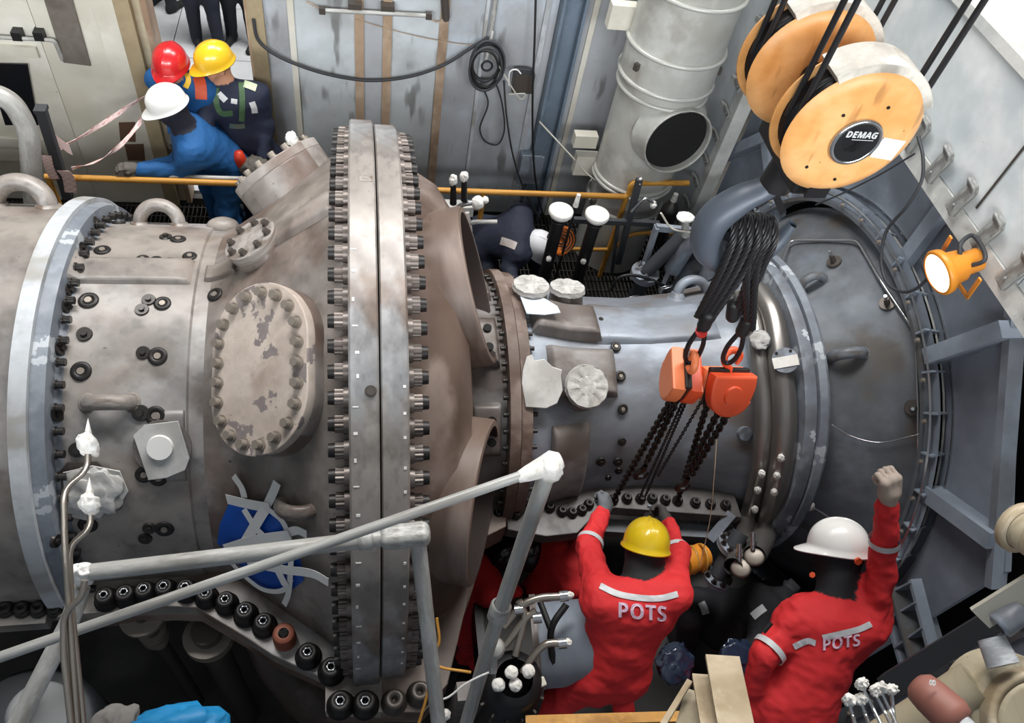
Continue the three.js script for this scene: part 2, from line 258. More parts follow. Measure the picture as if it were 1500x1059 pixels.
  // holes in the paint: brown board showing
  for (const [x0, y0, x1, y1, x2, y2, x3, y3] of [[175, 180, 197, 179, 199, 208, 177, 207], [182, 212, 210, 211, 213, 236, 187, 235]]) { const p = [[x0, y0], [x1, y1], [x2, y2], [x3, y3]].map(([a, b]) => onZ(a, b, -2.965)); const c = p.reduce((s, v) => s.add(v), V(0, 0, 0)).multiplyScalar(0.25); part(wl, 'bare_patch', tf(extr(polyShape(p.map(v => [v.x - c.x + rr(-.006, .006), v.y - c.y])), 0.003, 0.001), [c.x, c.y, -2.9695]), plain(0x5c4332, 0.8)); }
  // dark grey board and black control window, ledges, on that wall
  const a = onZ(72, 0, -2.98), b = onZ(112, 0, -2.98), c = onZ(133, 95, -2.98), d = onZ(94, 90, -2.98);
  part(wl, 'dark_board', tf(extr(polyShape([[a.x, 2.6], [b.x, 2.6], [c.x, c.y], [d.x, d.y]]), 0.02, 0.002), [0, 0, -2.985]), worn({ base: 0x6a635c, stain: 0x554d47, size: 0.8, sd: 71, N: 256 }));
  const w0 = onZ(-20, 93, -2.98), w1 = onZ(40, 94, -2.98), w2 = onZ(56, 183, -2.98), w3 = onZ(8, 183, -2.98);
  part(wl, 'black_panel', tf(extr(polyShape([[w0.x, w0.y], [w1.x, w1.y], [w2.x, w2.y], [w3.x, w3.y]]), 0.012, 0.002), [0, 0, -2.99]), plain(0x15161a, 0.2));
  for (const [x0, y0, x1, y1] of [[-30, 64, 58, 84], [-30, 200, 72, 215], [-30, 216, 66, 236]]) { const p = onZ(x0, y0, -2.98), q = onZ(x1, y1, -2.98); part(wl, 'ledge', span(p.x, q.x, q.y, p.y, -3.0, -2.965), M.beige); }
  // conduit with clamps
  const cd = thing('lamp_conduit', 'grey conduit with two black clamps above the black panel', 'conduit');
  part(cd, 'tube', pipe([onZ(-30, 53, -2.93), onZ(80, 59, -2.93), onZ(92, 88, -2.98)], 0.016, 0.03), M.galv);
  for (const x of [26, 58]) { const p = onZ(x, 50, -2.955); part(cd, 'clamp', box(0.07, 0.07, 0.09, p.toArray()), M.iron); }

  // wall with the square opening at the exhaust end
  const wr = struct('wall_right', null, null, 'pale grey enclosure wall with the square exhaust opening', 'wall');
  const X = 3.2, Z1 = -2.3, Z2 = 2.27, Y1 = 2.19;
  part(wr, 'panel', span(X, X + 0.06, -2.45, 3.0, -3.0, Z1 - 0.12), M.wall); part(wr, 'panel', span(X, X + 0.06, Y1 + 0.13, 3.0, Z1 - 0.11, 0.93), M.bright); part(wr, 'panel', span(X, X + 0.06, Y1 + 0.13, 3.0, 0.94, 5), M.bright);
  part(wr, 'panel', span(X, X + 0.06, -2.45, Y1 + 0.12, Z2, 5), M.plenum);
  part(wr, 'edge_strip', span(X - 0.012, X + 0.12, -2.45, Y1, Z1 - 0.115, Z1), M.edge); part(wr, 'edge_strip', span(X - 0.012, X + 0.12, Y1, Y1 + 0.125, Z1 - 0.115, 5), M.edge); part(wr, 'edge_strip', span(X - 0.015, X + 0.12, -2.45, Y1, Z2, Z2 + 0.1), M.dark);
  part(wr, 'top_rail', span(X - 0.03, X + 0.1, 3.0, 3.06, -3.0, 5), M.edge);
  const lug = merge([rbox(0.035, 0.2, 0.085, 0.01, [0, 0.03, 0]), rbox(0.035, 0.07, 0.085, 0.01, [-0.018, 0.145, 0], [0, 0, 0.6]), tf(new THREE.CylinderGeometry(0.008, 0.008, 0.05, 8), [-0.005, -0.01, 0], [0, 0, PI / 2])]);
  const lm = worn({ base: 0x8f918e, stain: 0x74726e, pale: 0xaaaca9, size: 1.4, sd: 73, N: 256 });
  for (let i = 0; i < 12; i++) { const l = part(wr, 'lug', lug, lm); l.position.set(X - 0.03, Y1 + 0.14, -1.63 + 0.28 * i); l.rotation.x = 0.16; }
  for (let i = 0; i < 12; i++) { const l = part(wr, 'lug', lug, lm); l.position.set(X - 0.03, 2.1 - 0.27 * i, Z1 - 0.1); l.rotation.set(-PI / 2 + 0.1, 0, 0); l.scale.setScalar(0.72); }
  part(wr, 'weld_seam', barBox(onX(1503, 212, X - 0.005), onX(1430, 305, X - 0.005), 0.006, 0.012), M.boltgrey);
  for (let i = 0; i < 7; i++) { const l = part(wr, 'bolt', tf(hexBolt(0.014, 0.014), [0, 0, 0], [0, 0, PI / 2]), M.boltlight); l.position.set(X - 0.015, -0.5 + i * 0.3, Z2 + 0.05); }
  // white slab added behind that wall for the glare above its top edge
  struct('added_white_slab', span(3.6, 9, 2.5, 2.6, -4, 7), plain(0xe8e6e2, 0.6), 'white slab added for the glare beyond the wall top', 'roof');

  // plenum wall inside the opening
  const pw = struct('wall_exhaust', null, null, 'dark grey plenum wall round the exhaust ring', 'wall');
  const oct = []; for (const [z, y] of [[-2.45, -2.45], [-2.45, 2.2], [0.72, 2.2], [0.95, 1.97], [1.97, 1.08], [1.97, -2.45]]) oct.push([-z, y]);
  const sh = polyShape(oct); sh.holes.push(new THREE.Path().absarc(0, 0, 1.6, 0, 2 * PI, true));
  part(pw, 'plate', tf(extr(sh, 0.04, 0, 64), [3.45, 0, 0], [0, PI / 2, 0]), M.plenum);
  part(pw, 'backing', span(3.75, 3.8, -2.45, 2.45, -2.5, 2.5), M.rubber);
  part(pw, 'corner_strip', barBox(V(3.43, 2.2, 0.72), V(3.43, 0.98, 2.02), 0.05, 0.1, V(1, 0, 0)), M.steel);
  for (const [p, q, w] of [[[1370, 522], [1485, 482], 0.17], [[1365, 722], [1462, 792], 0.13], [[1318, 392], [1383, 305], 0.07]]) part(pw, 'rib', barBox(onX(...p, 3.40), onX(...q, 3.40), 0.1, w, V(1, 0, 0)), M.plenum);
  part(pw, 'weld_ring', turned([[3.438, 1.685], [3.438, 1.695], [3.452, 1.695]], rad(-60), rad(240), 96), M.chrome);
  // girders in the gap behind the duct side
  for (const [p, q, w] of [[[1150, 190], [1010, 250], 0.12], [[1125, 200], [1140, 330], 0.1], [[1160, 250], [1060, 330], 0.09]]) part(pw, 'girder', barBox(onX(...p, 3.4), onX(...q, 3.4), 0.1, w, V(1, 0, 0)), M.plenum);

  // exhaust ring with gussets
  const er = thing('exhaust_ring', 'dark grey stiffened ring with gussets round the diffuser outlet', 'ring');
  part(er, 'inner_ring', turned([[3.42, 1.57], [3.31, 1.57], [3.31, 1.60], [3.42, 1.60]], rad(-60), rad(240), 110), M.dark);
  part(er, 'bright_edge', turned([[3.312, 1.645], [3.305, 1.655], [3.312, 1.665], [3.325, 1.655], [3.312, 1.645]], rad(-60), rad(240), 110), M.chrome);
  part(er, 'web', turned([[3.36, 1.58], [3.355, 1.69]], rad(-60), rad(240), 110), M.plenum);
  part(er, 'outer_bead', turned([[3.42, 1.63], [3.414, 1.64], [3.42, 1.65]], rad(-60), rad(240), 110), M.galv);
  const gus = tf(extr(polyShape([[0, 0], [0.13, 0], [0.13, 0.05], [0, 0.09]]), 0.012, 0), [3.31, 1.6, -0.006]);
  for (let i = 0; i < 34; i++) { const g = part(er, 'gusset', gus, M.plenum); g.rotation.x = -(PI / 2 - rad(-58 + i * 8.9)) ; const b = part(er, 'bolt', tf(hexBolt(0.012, 0.016), [3.3, 1.625, 0.05], [0, 0, PI / 2]), M.boltlight); b.rotation.x = g.rotation.x; }

  // lower frame boxes near the raised arm
  const lb = thing('frame_ladder', 'dark steel box frame with three cross plates below the ring', 'frame');
  const L = [[1296, 905], [1318, 905 - 58], [1300, 915], [1322, 975]];
  const f0 = onX(1340, 848, 3.33), f1 = onX(1366, 948, 3.33), g0 = onX(1300, 910, 3.28), g1 = onX(1328, 980, 3.28), h0 = onX(1296, 870, 3.28);
  part(lb, 'rail', barBox(f0, f1, 0.025, 0.08, V(1, 0, 0)), M.plenum); part(lb, 'rail', barBox(h0, g1, 0.025, 0.08, V(1, 0, 0)), M.plenum); part(lb, 'back_plate', barBox(f0.clone().lerp(h0, 0.5).add(V(0.06, 0, 0)), f1.clone().lerp(g1, 0.5).add(V(0.06, 0, 0)), 0.02, f0.distanceTo(h0), V(1, 0, 0)), M.dark);
  for (const t of [0.05, 0.35, 0.72, 1]) part(lb, 'cross_plate', barBox(f0.clone().lerp(f1, t), h0.clone().lerp(g1, t), 0.012, 0.1, V(1, 0, 0)), M.steel);
}
// ---------------------------------------------------------------- gas turbine
const CASE = [[-4.2, 1.38], [-1.86, 1.38], [-1.85, 1.44], [-1.77, 1.435], [-1.77, 1.40], [-1.70, 1.385], [-1.69, 1.30], [-1.66, 1.28], [-1.03, 1.28], [-1.025, 1.262], [-0.95, 1.262], [-0.88, 1.29], [-0.80, 1.345], [-0.26, 1.765], [-0.2, 1.8], [-0.15, 1.81]];
function patch(x0, x1, t0, t1, prof, h, edge = 0.02, nx = 14, nt = 14) {   // raised area of a turned body
  const pos = [], uv = [], idx = [];
  for (let i = 0; i <= nx; i++) for (let j = 0; j <= nt; j++) {
    const a = i / nx, b = j / nt, x = mix(x0, x1, a), t = mix(t0, t1, b), e = (i === 0 || i === nx || j === 0 || j === nt) ? -0.03 : (i === 1 || i === nx - 1 || j === 1 || j === nt - 1) ? h * 0.8 : h, r = rOf(prof, x) + e;
    pos.push(x, r * Math.sin(t), r * Math.cos(t)); uv.push(x, t * 1.4);
  }
  for (let i = 0; i < nx; i++) for (let j = 0; j < nt; j++) { const k = i * (nt + 1) + j; idx.push(k, k + nt + 1, k + 1, k + 1, k + nt + 1, k + nt + 2); }
  const g = new THREE.BufferGeometry(); g.setAttribute('position', new THREE.Float32BufferAttribute(pos, 3)); g.setAttribute('uv', new THREE.Float32BufferAttribute(uv, 2)); g.setIndex(idx); g.computeVertexNormals(); return g;
}
function archLug(R, tube, h = 1, base = 0.5) {
  const g = tf(new THREE.TorusGeometry(R, tube, 12, 28, PI), [0, 0, 0], [0, 0, 0], [1, h, 1.25]);
  const f = s => tf(new THREE.CylinderGeometry(tube * 1.05, tube * 1.9, R * base, 14), [s * R * 1.02, -R * base * 0.35, 0], [0, 0, 0], [1.1, 1, 1.35]);
  return merge([g, f(1), f(-1)]);
}
const stadium = (w, l) => { const s = new THREE.Shape(), r = w / 2, k = l / 2 - r; s.absarc(0, k, r, 0, PI, false); s.absarc(0, -k, r, PI, 2 * PI, false); s.closePath(); return s; };
const onStadium = (w, l, u) => { const r = w / 2, k = l / 2 - r, st = 2 * k, ar = PI * r, tot = 2 * (st + ar); let d = ((u % 1) + 1) % 1 * tot; if (d < st) return [r, -k + d]; d -= st; if (d < ar) { const a = d / r; return [r * Math.cos(a), k + r * Math.sin(a)]; } d -= ar; if (d < st) return [-r, k - d]; d -= st; const a = PI + d / r; return [r * Math.cos(a), -k + r * Math.sin(a)]; };
// black domed cap nut with a hexagon socket
const capNut = (r, h) => { const p = [[0.0, h * 0.7], [r * 0.26, h * 0.7], [r * 0.27, h * 1.0], [r * 0.62, h * 1.0], [r * 0.76, h * 0.95], [r * 0.85, h * 0.82], [r * 0.93, h * 0.5], [r, 0.02], [r * 1.12, 0.018], [r * 1.12, 0]].map(([x, y]) => new THREE.Vector2(x, y)); return new THREE.LatheGeometry(p, 22); };
const plugRing = merge([tf(new THREE.TorusGeometry(0.027, 0.0125, 8, 22), [0, 0.003, 0], [PI / 2, 0, 0], [1, 1, 0.6]), tf(new THREE.CylinderGeometry(0.02, 0.02, 0.006, 16), [0, 0.001, 0])]);
const plugCore = tf(new THREE.CylinderGeometry(0.014, 0.016, 0.014, 10), [0, 0.004, 0]);
const plugDark = merge([tf(new THREE.CylinderGeometry(0.030, 0.033, 0.012, 18), [0, 0.003, 0]), tf(new THREE.CylinderGeometry(0.014, 0.014, 0.012, 6), [0, 0.014, 0])]);
function plugs(body, prof, list) {
  for (const [px, py, kind, s = 1] of list) {
    const p = onTurned(px, py, prof); if (!p) continue;
    const th = thOf(p), r0 = rOf(prof, p.x), sl = Math.atan2(rOf(prof, p.x + 0.02) - rOf(prof, p.x - 0.02), 0.04), m = onShell(p.x, th, r0, sl);
    const o = part(body, 'port_plug', kind ? plugRing : plugDark, kind ? M.blackbolt : M.nut); place(o, m); o.scale.setScalar(s * 1.2);
    if (kind) part(o, 'plug_core', plugCore, M.boltlight);
  }
}
const turbineBits = {};
{
  // ---- compressor end casing
  const cc = thing('compressor_casing', 'grey brown compressor casing with lifting lug left of the pale ring', 'turbine casing');
  part(cc, 'shell', turned([[-4.2, 1.2], [-4.2, 1.38], [-1.86, 1.38]], 0, 2 * PI, 128), M.casing);
  part(cc, 'ring', turned([[-1.87, 1.36], [-1.855, 1.44], [-1.77, 1.435], [-1.77, 1.38]], 0, 2 * PI, 160), M.bandwhite, 'pale worn ring band');
  place(part(cc, 'lifting_lug', archLug(0.15, 0.058, 0.95), M.casing), onShell(-2.17, rad(124), 1.385));
  const scf = part(cc, 'split_flange', span(-4.2, -1.87, -0.05, 0.05, 1.2, 1.5), M.casing);
  for (let i = 0; i < 5; i++) { const n = part(cc, 'flange_nut', capNut(0.045, 0.05), M.nut); const p = onY(10 + i * 24, 893, 0.05); n.position.copy(p); }

  // ---- combustor casing: cylinder, cone, oval covers and the left half of the great flange
  const mc = thing('combustor_casing', 'large stained casing with an oval bolted cover, cone and great flange', 'turbine casing'); turbineBits.mc = mc;
  part(mc, 'grey_ring', turned([[-1.77, 1.36], [-1.769, 1.405], [-1.70, 1.39], [-1.69, 1.30], [-1.655, 1.28]], 0, 2 * PI, 160), M.greyring, 'grey painted ring with chipped paint');
  part(mc, 'shell', turned([[-1.66, 1.28], [-1.035, 1.28], [-1.025, 1.262], [-0.95, 1.262]], 0, 2 * PI, 160), M.casing);
  part(mc, 'cone', turned([[-0.95, 1.262], [-0.88, 1.29], [-0.80, 1.345], [-0.26, 1.765], [-0.2, 1.8], [-0.14, 1.81]], 0, 2 * PI, 160), M.cone);
  part(mc, 'flange', turned([[-0.15, 1.7], [-0.15, 1.99], [-0.14, 2.0], [-0.012, 2.0], [-0.004, 1.99], [-0.004, 1.7]], 0, 2 * PI, 200), M.flange, 'thick bright steel flange ring');
  // twelve point bolts of the great flange
  const head = (() => { const s = new THREE.Shape(); for (let i = 0; i < 48; i++) { const a = i / 48 * 2 * PI, r = 0.044 * (i % 4 < 2 ? 1 : 0.9); i ? s.lineTo(r * Math.cos(a), r * Math.sin(a)) : s.moveTo(r, 0); } s.closePath(); const g = new THREE.ExtrudeGeometry(s, { depth: 0.068, bevelEnabled: false }); return merge([tf(g, [0, 0, 0], [0, -PI / 2, 0]), tf(new THREE.CylinderGeometry(0.051, 0.054, 0.026, 20), [-0.013, 0, 0], [0, 0, PI / 2])]); })();
  const tip = tf(new THREE.CylinderGeometry(0.034, 0.037, 0.034, 14), [-0.084, 0, 0], [0, 0, PI / 2]);
  const hm = [plain(0x6a625d, 0.4, 0.4), plain(0x5d544f, 0.42, 0.4), plain(0x756c66, 0.4, 0.4)];
  const bolts = (body, x, r, flip, t0, n, st) => { for (let i = 0; i < n; i++) { const th = rad(t0 + i * st), b = part(body, 'flange_bolt', head, hm[i * 7 % 3]); b.position.set(x, r * Math.sin(th), r * Math.cos(th)); b.rotation.set(rr(0, 3), flip ? PI : 0, 0); const t = part(b, 'stud_end', tip, M.blackbolt); } };
  bolts(mc, -0.15, 1.905, false, 2.5, 46, 3.86);
  // dabs of white marking paint on both flange rims, a plug and a milled notch
  const dab = [box(0.028, 0.003, 0.006), box(0.012, 0.003, 0.02), box(0.02, 0.003, 0.014)];
  for (let i = 0; i < 20; i++) { const th = rad(9 + i * 3.86 + rr(-0.4, 0.4)); place(part(mc, 'paint_mark', dab[i % 3], M.white), onShell(-0.115 + rr(-0.012, 0.012), th, 2.001)); }
  { const p = onTurned(543, 573, [[-1, 2], [1, 2]]), o = part(mc, 'rim_plug', hexBolt(0.022, 0.014), M.boltgrey); place(o, onShell(p.x, thOf(p), 2.0)); const q = onTurned(536, 262, [[-1, 2], [1, 2]]); place(part(mc, 'rim_notch', rbox(0.075, 0.006, 0.05, 0.003), M.casing), onShell(q.x, thOf(q), 2.001)); }
  // ring bolts beside the grey ring
  const rb = merge([tf(new THREE.CylinderGeometry(0.02, 0.022, 0.04, 10), [0.02, 0, 0], [0, 0, PI / 2]), tf(new THREE.CylinderGeometry(0.028, 0.028, 0.008, 12), [0.0, 0, 0], [0, 0, PI / 2])]);
  for (let i = 0; i < 34; i++) { const th = rad(3 + i * 5.3), b = part(mc, 'ring_bolt', rb, M.nut); b.position.set(-1.672, 1.325 * Math.sin(th), 1.325 * Math.cos(th)); }
  // raised strip along the top and other raised areas
  part(mc, 'raised_strip', patch(-1.70, -1.03, rad(89), rad(99), CASE, 0.03), M.casing);
  part(mc, 'raised_area', patch(-1.2, -1.03, rad(36), rad(56), CASE, 0.012), M.casing);
  part(mc, 'rib', patch(-0.62, -0.22, rad(92), rad(99), CASE, 0.05), M.cone); part(mc, 'rib', patch(-1.0, -0.8, rad(91), rad(97), CASE, 0.03), M.cone);
  place(part(mc, 'lifting_lug', archLug(0.12, 0.043, 1), M.casing), onShell(-1.38, rad(126), 1.285));
  place(part(mc, 'lifting_lug', archLug(0.11, 0.033, 0.9), M.casing), onShell(-1.42, rad(57), 1.285));
  place(part(mc, 'lifting_lug', archLug(0.10, 0.035, 0.9), M.cone), onShell(-0.42, rad(36.5), 1.62, rad(36)));
  place(part(mc, 'boss', tf(new THREE.SphereGeometry(0.09, 20, 14), [0, 0, 0], [0, 0, 0], [1.2, 0.8, 1]), M.casing), onShell(-0.98, rad(125), 1.27));
  // covers
  const TILT = rad(36), WID = 0.60, LEN = 0.86;
  const cover = (px, py, thDeg, m2, withBolts, xr) => {
    const p = px ? onTurned(px, py, CASE.map(([x, r]) => [x, r + 0.14])) : null, x = p ? p.x : xr[0], th = p ? thOf(p) : rad(thDeg), r = p ? Math.hypot(p.y, p.z) : xr[1], m = onShell(x, th, r, TILT);
    const boss = part(mc, 'cover_boss', tf(extr(stadium(WID * 1.0, LEN * 1.0), 0.26, 0.02, 30), [0, -0.3, 0], [-PI / 2, 0, 0]), M.cone); place(boss, m);
    if (!m2) return { m, boss };
    const pl = part(mc, 'oval_cover', tf(extr(stadium(WID + 0.03, LEN + 0.03), 0.05, 0.006, 36), [0, -0.03, 0], [-PI / 2, 0, 0]), m2, 'beige oval cover with chipped paint'); place(pl, m);
    const bg = hexBolt(0.025, 0.036);
    for (let i = 0; i < 21; i++) { const [a, b] = onStadium(WID - 0.07, LEN - 0.07, i / 21 + 0.012); const o = part(pl, 'cover_bolt', bg, M.boltlight); o.position.set(a, 0.024, b); o.rotation.y = rr(0, 1); }
    return { m, boss };
  };
  cover(383, 540, 0, M.plate, true);
  const top = cover(0, 0, 134, M.cone, true, [-0.63, 1.66]);
  // blue sheet taped over the lowest opening
  { const p = onTurned(382, 800, CASE.map(([x, r]) => [x, r + 0.02])); turbineBits.low = onShell(p.x, thOf(p), Math.hypot(p.y, p.z), rad(37)); }
  // round blank flange
  { const p = onTurned(368, 352, CASE.map(([x, r]) => [x, r + 0.09])), m = onShell(p.x, thOf(p), Math.hypot(p.y, p.z), rad(30));
    place(part(mc, 'round_boss', tf(new THREE.CylinderGeometry(0.15, 0.22, 0.24, 36), [0, -0.15, 0]), M.cone), m);
    const f = part(mc, 'round_cover', tf(new THREE.CylinderGeometry(0.165, 0.165, 0.05, 40), [0, -0.01, 0]), worn({ base: 0x8d8680, stain: 0x71655c, pale: 0xa19c97, size: 0.6, sd: 81, N: 256 }), 'round blank flange'); place(f, m);
    for (let i = 0; i < 8; i++) { const a = i / 8 * 2 * PI + 0.2, o = part(f, 'cover_bolt', hexBolt(0.018, 0.025), M.boltgrey); o.position.set(0.125 * Math.cos(a), 0.015, 0.125 * Math.sin(a)); } }
  plugs(mc, CASE, [[120, 364, 0], [150, 367, 1], [140, 326, 0], [173, 327, 1], [243, 348, 0], [261, 351, 1], [209, 380, 1, 0.8], [229, 382, 0, 0.9], [248, 386, 1], [278, 376, 1, 0.9], [102, 426, 0], [130, 441, 1, 1.15], [98, 450, 0], [218, 440, 0], [238, 445, 1], [208, 454, 0], [124, 490, 0, 1.1], [89, 510, 0, 1.1], [210, 517, 0], [231, 522, 1, 1.1], [119, 544, 1, 1.15], [315, 432, 1], [85, 606, 0, 1.1], [206, 605, 0, 1.2], [228, 609, 1, 1.15], [113, 659, 0, 1.1], [211, 695, 1], [232, 700, 1], [129, 768, 1, 1.1], [219, 773, 0], [241, 774, 1, 1.1], [213, 788, 0], [82, 792, 0], [100, 789, 0], [109, 814, 0]]);
  // split flange along the front with cap nuts
  const top0 = 0.07, ol = [[-30, 898], [85, 902], [135, 896], [243, 886], [287, 888], [361, 932], [400, 958], [478, 994], [478, 1040], [560, 1042]].map(([a, b]) => onY(a, b, top0)).map(p => [p.x, -p.z]);
  const sf = polyShape([...ol.slice(1), [ol[9][0] , -1.5], [-0.8, -1.2], [-1.85, -1.2]]);
  part(mc, 'split_flange', tf(extr(sf, 0.11, 0.006), [0, top0 - 0.12, 0], [-PI / 2, 0, 0]), M.casing);
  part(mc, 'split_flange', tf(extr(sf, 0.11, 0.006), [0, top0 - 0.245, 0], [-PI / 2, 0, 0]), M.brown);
  for (const [x, y, s] of [[158, 880, 1], [187, 876, 1], [215, 871, 1], [244, 867, 1], [275, 868, 1], [304, 877, 1], [333, 886, 1], [361, 902, 1.05], [388, 918, 1.05], [452, 963, 1.1], [486, 985, 1.15], [499, 1034, 1.15], [535, 1034, 1.15]]) { const p = onY(x, y, top0), n = part(mc, 'cap_nut', capNut(0.062 * s, 0.1 * s), M.blackbolt); n.position.copy(p); const d = part(n, 'socket', tf(new THREE.TorusGeometry(0.02 * s, 0.006, 6, 6), [0, 0.1 * s, 0], [PI / 2, 0, 0]), M.chrome); }
  { const p = onY(418, 938, top0), n = part(mc, 'open_nut', merge([new THREE.LatheGeometry([[0.03, 0.13], [0.055, 0.13], [0.062, 0.12], [0.062, 0.06], [0.066, 0.055], [0.066, 0]].map(([a, b]) => new THREE.Vector2(a, b)), 22)]), M.redbrown, 'red brown socket nut'); n.position.copy(p); part(n, 'socket_hole', box(0.042, 0.006, 0.042, [0, 0.128, 0], [0, 0.7, 0]), M.hole); }

  // ---- turbine inlet casing: right half of the great flange, sloping body and port stubs
  const tc = thing('turbine_inlet_casing', 'brown casing with open round ports beside the great flange', 'turbine casing');
  part(tc, 'flange', turned([[0.004, 1.7], [0.004, 1.965], [0.012, 1.975], [0.132, 1.975], [0.142, 1.965], [0.142, 1.7]], 0, 2 * PI, 200), M.flange, 'thick bright steel flange ring');
  part(tc, 'body', turned([[0.14, 1.76], [0.20, 1.73], [0.42, 1.6], [0.52, 1.45], [0.60, 0.96]], 0, 2 * PI, 150), M.brown);
  bolts(tc, 0.142, 1.885, true, 1.5, 46, 3.86);
  for (let i = 0; i < 14; i++) { const th = rad(8 + i * 3.86 + rr(-0.5, 0.5)); place(part(tc, 'paint_mark', box(0.014, 0.003, 0.014), M.white), onShell(0.118, th, 1.976)); }
  for (const [th, bo] of [[89, 1], [28, 1], [-32, 1]]) {
    const t = rad(th), axd = V(Math.cos(rad(19)), Math.sin(rad(19)) * Math.sin(t), Math.sin(rad(19)) * Math.cos(t)), rc = 1.30, c = V(0.62, rc * Math.sin(t), rc * Math.cos(t));
    const mm = new THREE.Matrix4().makeRotationFromQuaternion(new THREE.Quaternion().setFromUnitVectors(V(0, 1, 0), axd)).setPosition(c);
    const st = new THREE.LatheGeometry([[0.50, -0.45], [0.5, -0.2], [0.5, 0.0], [0.49, 0.012], [0.46, 0.012]].map(([a, b]) => new THREE.Vector2(a, b)), 56);
    const o = part(tc, 'port_stub', st, M.brown); place(o, mm);
    part(o, 'port_bore', new THREE.LatheGeometry([[0.46, 0.012], [0.45, 0.0], [0.445, -0.3]].map(([a, b]) => new THREE.Vector2(a, b)), 56), plain(0x2a1f1b, 0.8), 'bore with shade put into its dark colour');  // bore wall coloured dark to stand in for shade inside the port
    part(o, 'port_floor', tf(new THREE.CylinderGeometry(0.445, 0.445, 0.02, 40), [0, -0.3, 0]), M.hole);  // black disc continues the painted shade of the bore
  }
  { const ol = [[560, 1042], [620, 1042], [655, 1000], [690, 850], [700, 790], [740, 770]].map(([a, b]) => onY(a, b, 0.07)).map(p => [p.x, -p.z]);
    part(tc, 'split_flange', tf(extr(polyShape([...ol, [0.9, -0.8], [ol[0][0], -1.4]]), 0.22, 0.006), [0, -0.16, 0], [-PI / 2, 0, 0]), M.brown);
    for (const [x, y, s] of [[577, 1030, 1.1], [614, 1018, 1.1], [641, 858, 0.7], [635, 873, 0.7], [630, 890, 0.8], [628, 915, 0.9]]) { const p = onY(x, y, 0.07), n = part(tc, 'cap_nut', capNut(0.06 * s, 0.09 * s), x < 620 ? M.boltgrey : M.blackbolt); n.position.copy(p); } }

  // ---- turbine casing on the right
  const TB = [[0.55, 0.9], [0.84, 0.9], [0.98, 0.92], [1.1, 0.9], [1.3, 0.84], [1.9, 0.79], [2.3, 0.83], [2.6, 0.9], [2.8, 0.98]]; turbineBits.TB = TB;
  const tb = thing('turbine_casing', 'blue grey turbine casing hung from the chain hoists', 'turbine casing'); turbineBits.tb = tb;
  part(tb, 'inlet_shell', turned([[0.55, 0.9], [0.84, 0.9]], 0, 2 * PI, 110), M.steelbrown);
  part(tb, 'ring_band', turned([[0.83, 0.9], [0.835, 1.0], [0.905, 1.0], [0.908, 0.97]], 0, 2 * PI, 130), M.brown); part(tb, 'ring_band', turned([[0.908, 0.95], [0.912, 0.985], [0.985, 0.975], [0.99, 0.9]], 0, 2 * PI, 130), M.brown);
  for (let i = 0; i < 26; i++) { const th = rad(4 + i * 6.6), b = part(tb, 'ring_bolt', rb, M.nut); b.position.set(0.992, 0.945 * Math.sin(th), 0.945 * Math.cos(th)); b.scale.setScalar(0.7); const c = part(tb, 'ring_bolt', rb, M.nut); c.position.set(0.825, 0.95 * Math.sin(th), 0.95 * Math.cos(th)); c.rotation.y = PI; c.scale.setScalar(0.7); }
  part(tb, 'shell', turned([[0.98, 0.92], [1.1, 0.9], [1.3, 0.84], [1.55, 0.80], [1.9, 0.79], [2.3, 0.83], [2.6, 0.9], [2.8, 0.98]], 0, 2 * PI, 130), M.steel);
  // boxed windows between the port stubs
  for (const [th, w] of [[117, 12], [81, 12], [44, 12]]) { part(tb, 'window_boss', patch(0.58, 0.80, rad(th - w), rad(th + w), TB, 0.06), M.steelbrown); for (const dz of [-0.07, 0.07]) place(part(tb, 'window_bolt', tf(new THREE.CylinderGeometry(0.028, 0.028, 0.02, 16), [0, 0, dz]), M.hole), onShell(0.72, rad(th), 0.965)); }
  // stub nozzles wrapped with film
  const st = (px, py, R, len, offset = 0.1, tapeR = 1.02) => {
    const p = onTurned(px, py, TB.map(([x, r]) => [x, r + offset])), m = onShell(p.x, thOf(p), Math.hypot(p.y, p.z));
    place(part(tb, 'nozzle', merge([tf(new THREE.CylinderGeometry(R * 0.92, R * 1.25, len, 32), [0, -len / 2, 0])]), M.steelbrown), m);
    const f = new THREE.CylinderGeometry(R * tapeR, R * 1.08, 0.03, 36, 1); const pa = f.attributes.position; for (let i = 0; i < pa.count; i++) { const k = 1 + 0.015 * Math.sin(i * 2.3) ; pa.setXYZ(i, pa.getX(i) * k, pa.getY(i) + 0.004 * Math.sin(i * 1.7), pa.getZ(i) * k); } f.computeVertexNormals();
    const fl = part(tb, 'film_cover', f, M.film, 'translucent film taped over nozzle'); place(fl, m);
    const bump = part(fl, 'film_bulge', tf(new THREE.SphereGeometry(R * 0.5, 20, 10), [0, 0.01, 0], [0, 0, 0], [1, 0.18, 1]), M.film);
    return { p, m };
  };
  st(860, 566, 0.135, 0.3, 0.16); st(778, 419, 0.12, 0.3, 0.13); st(831, 422, 0.12, 0.3, 0.13);
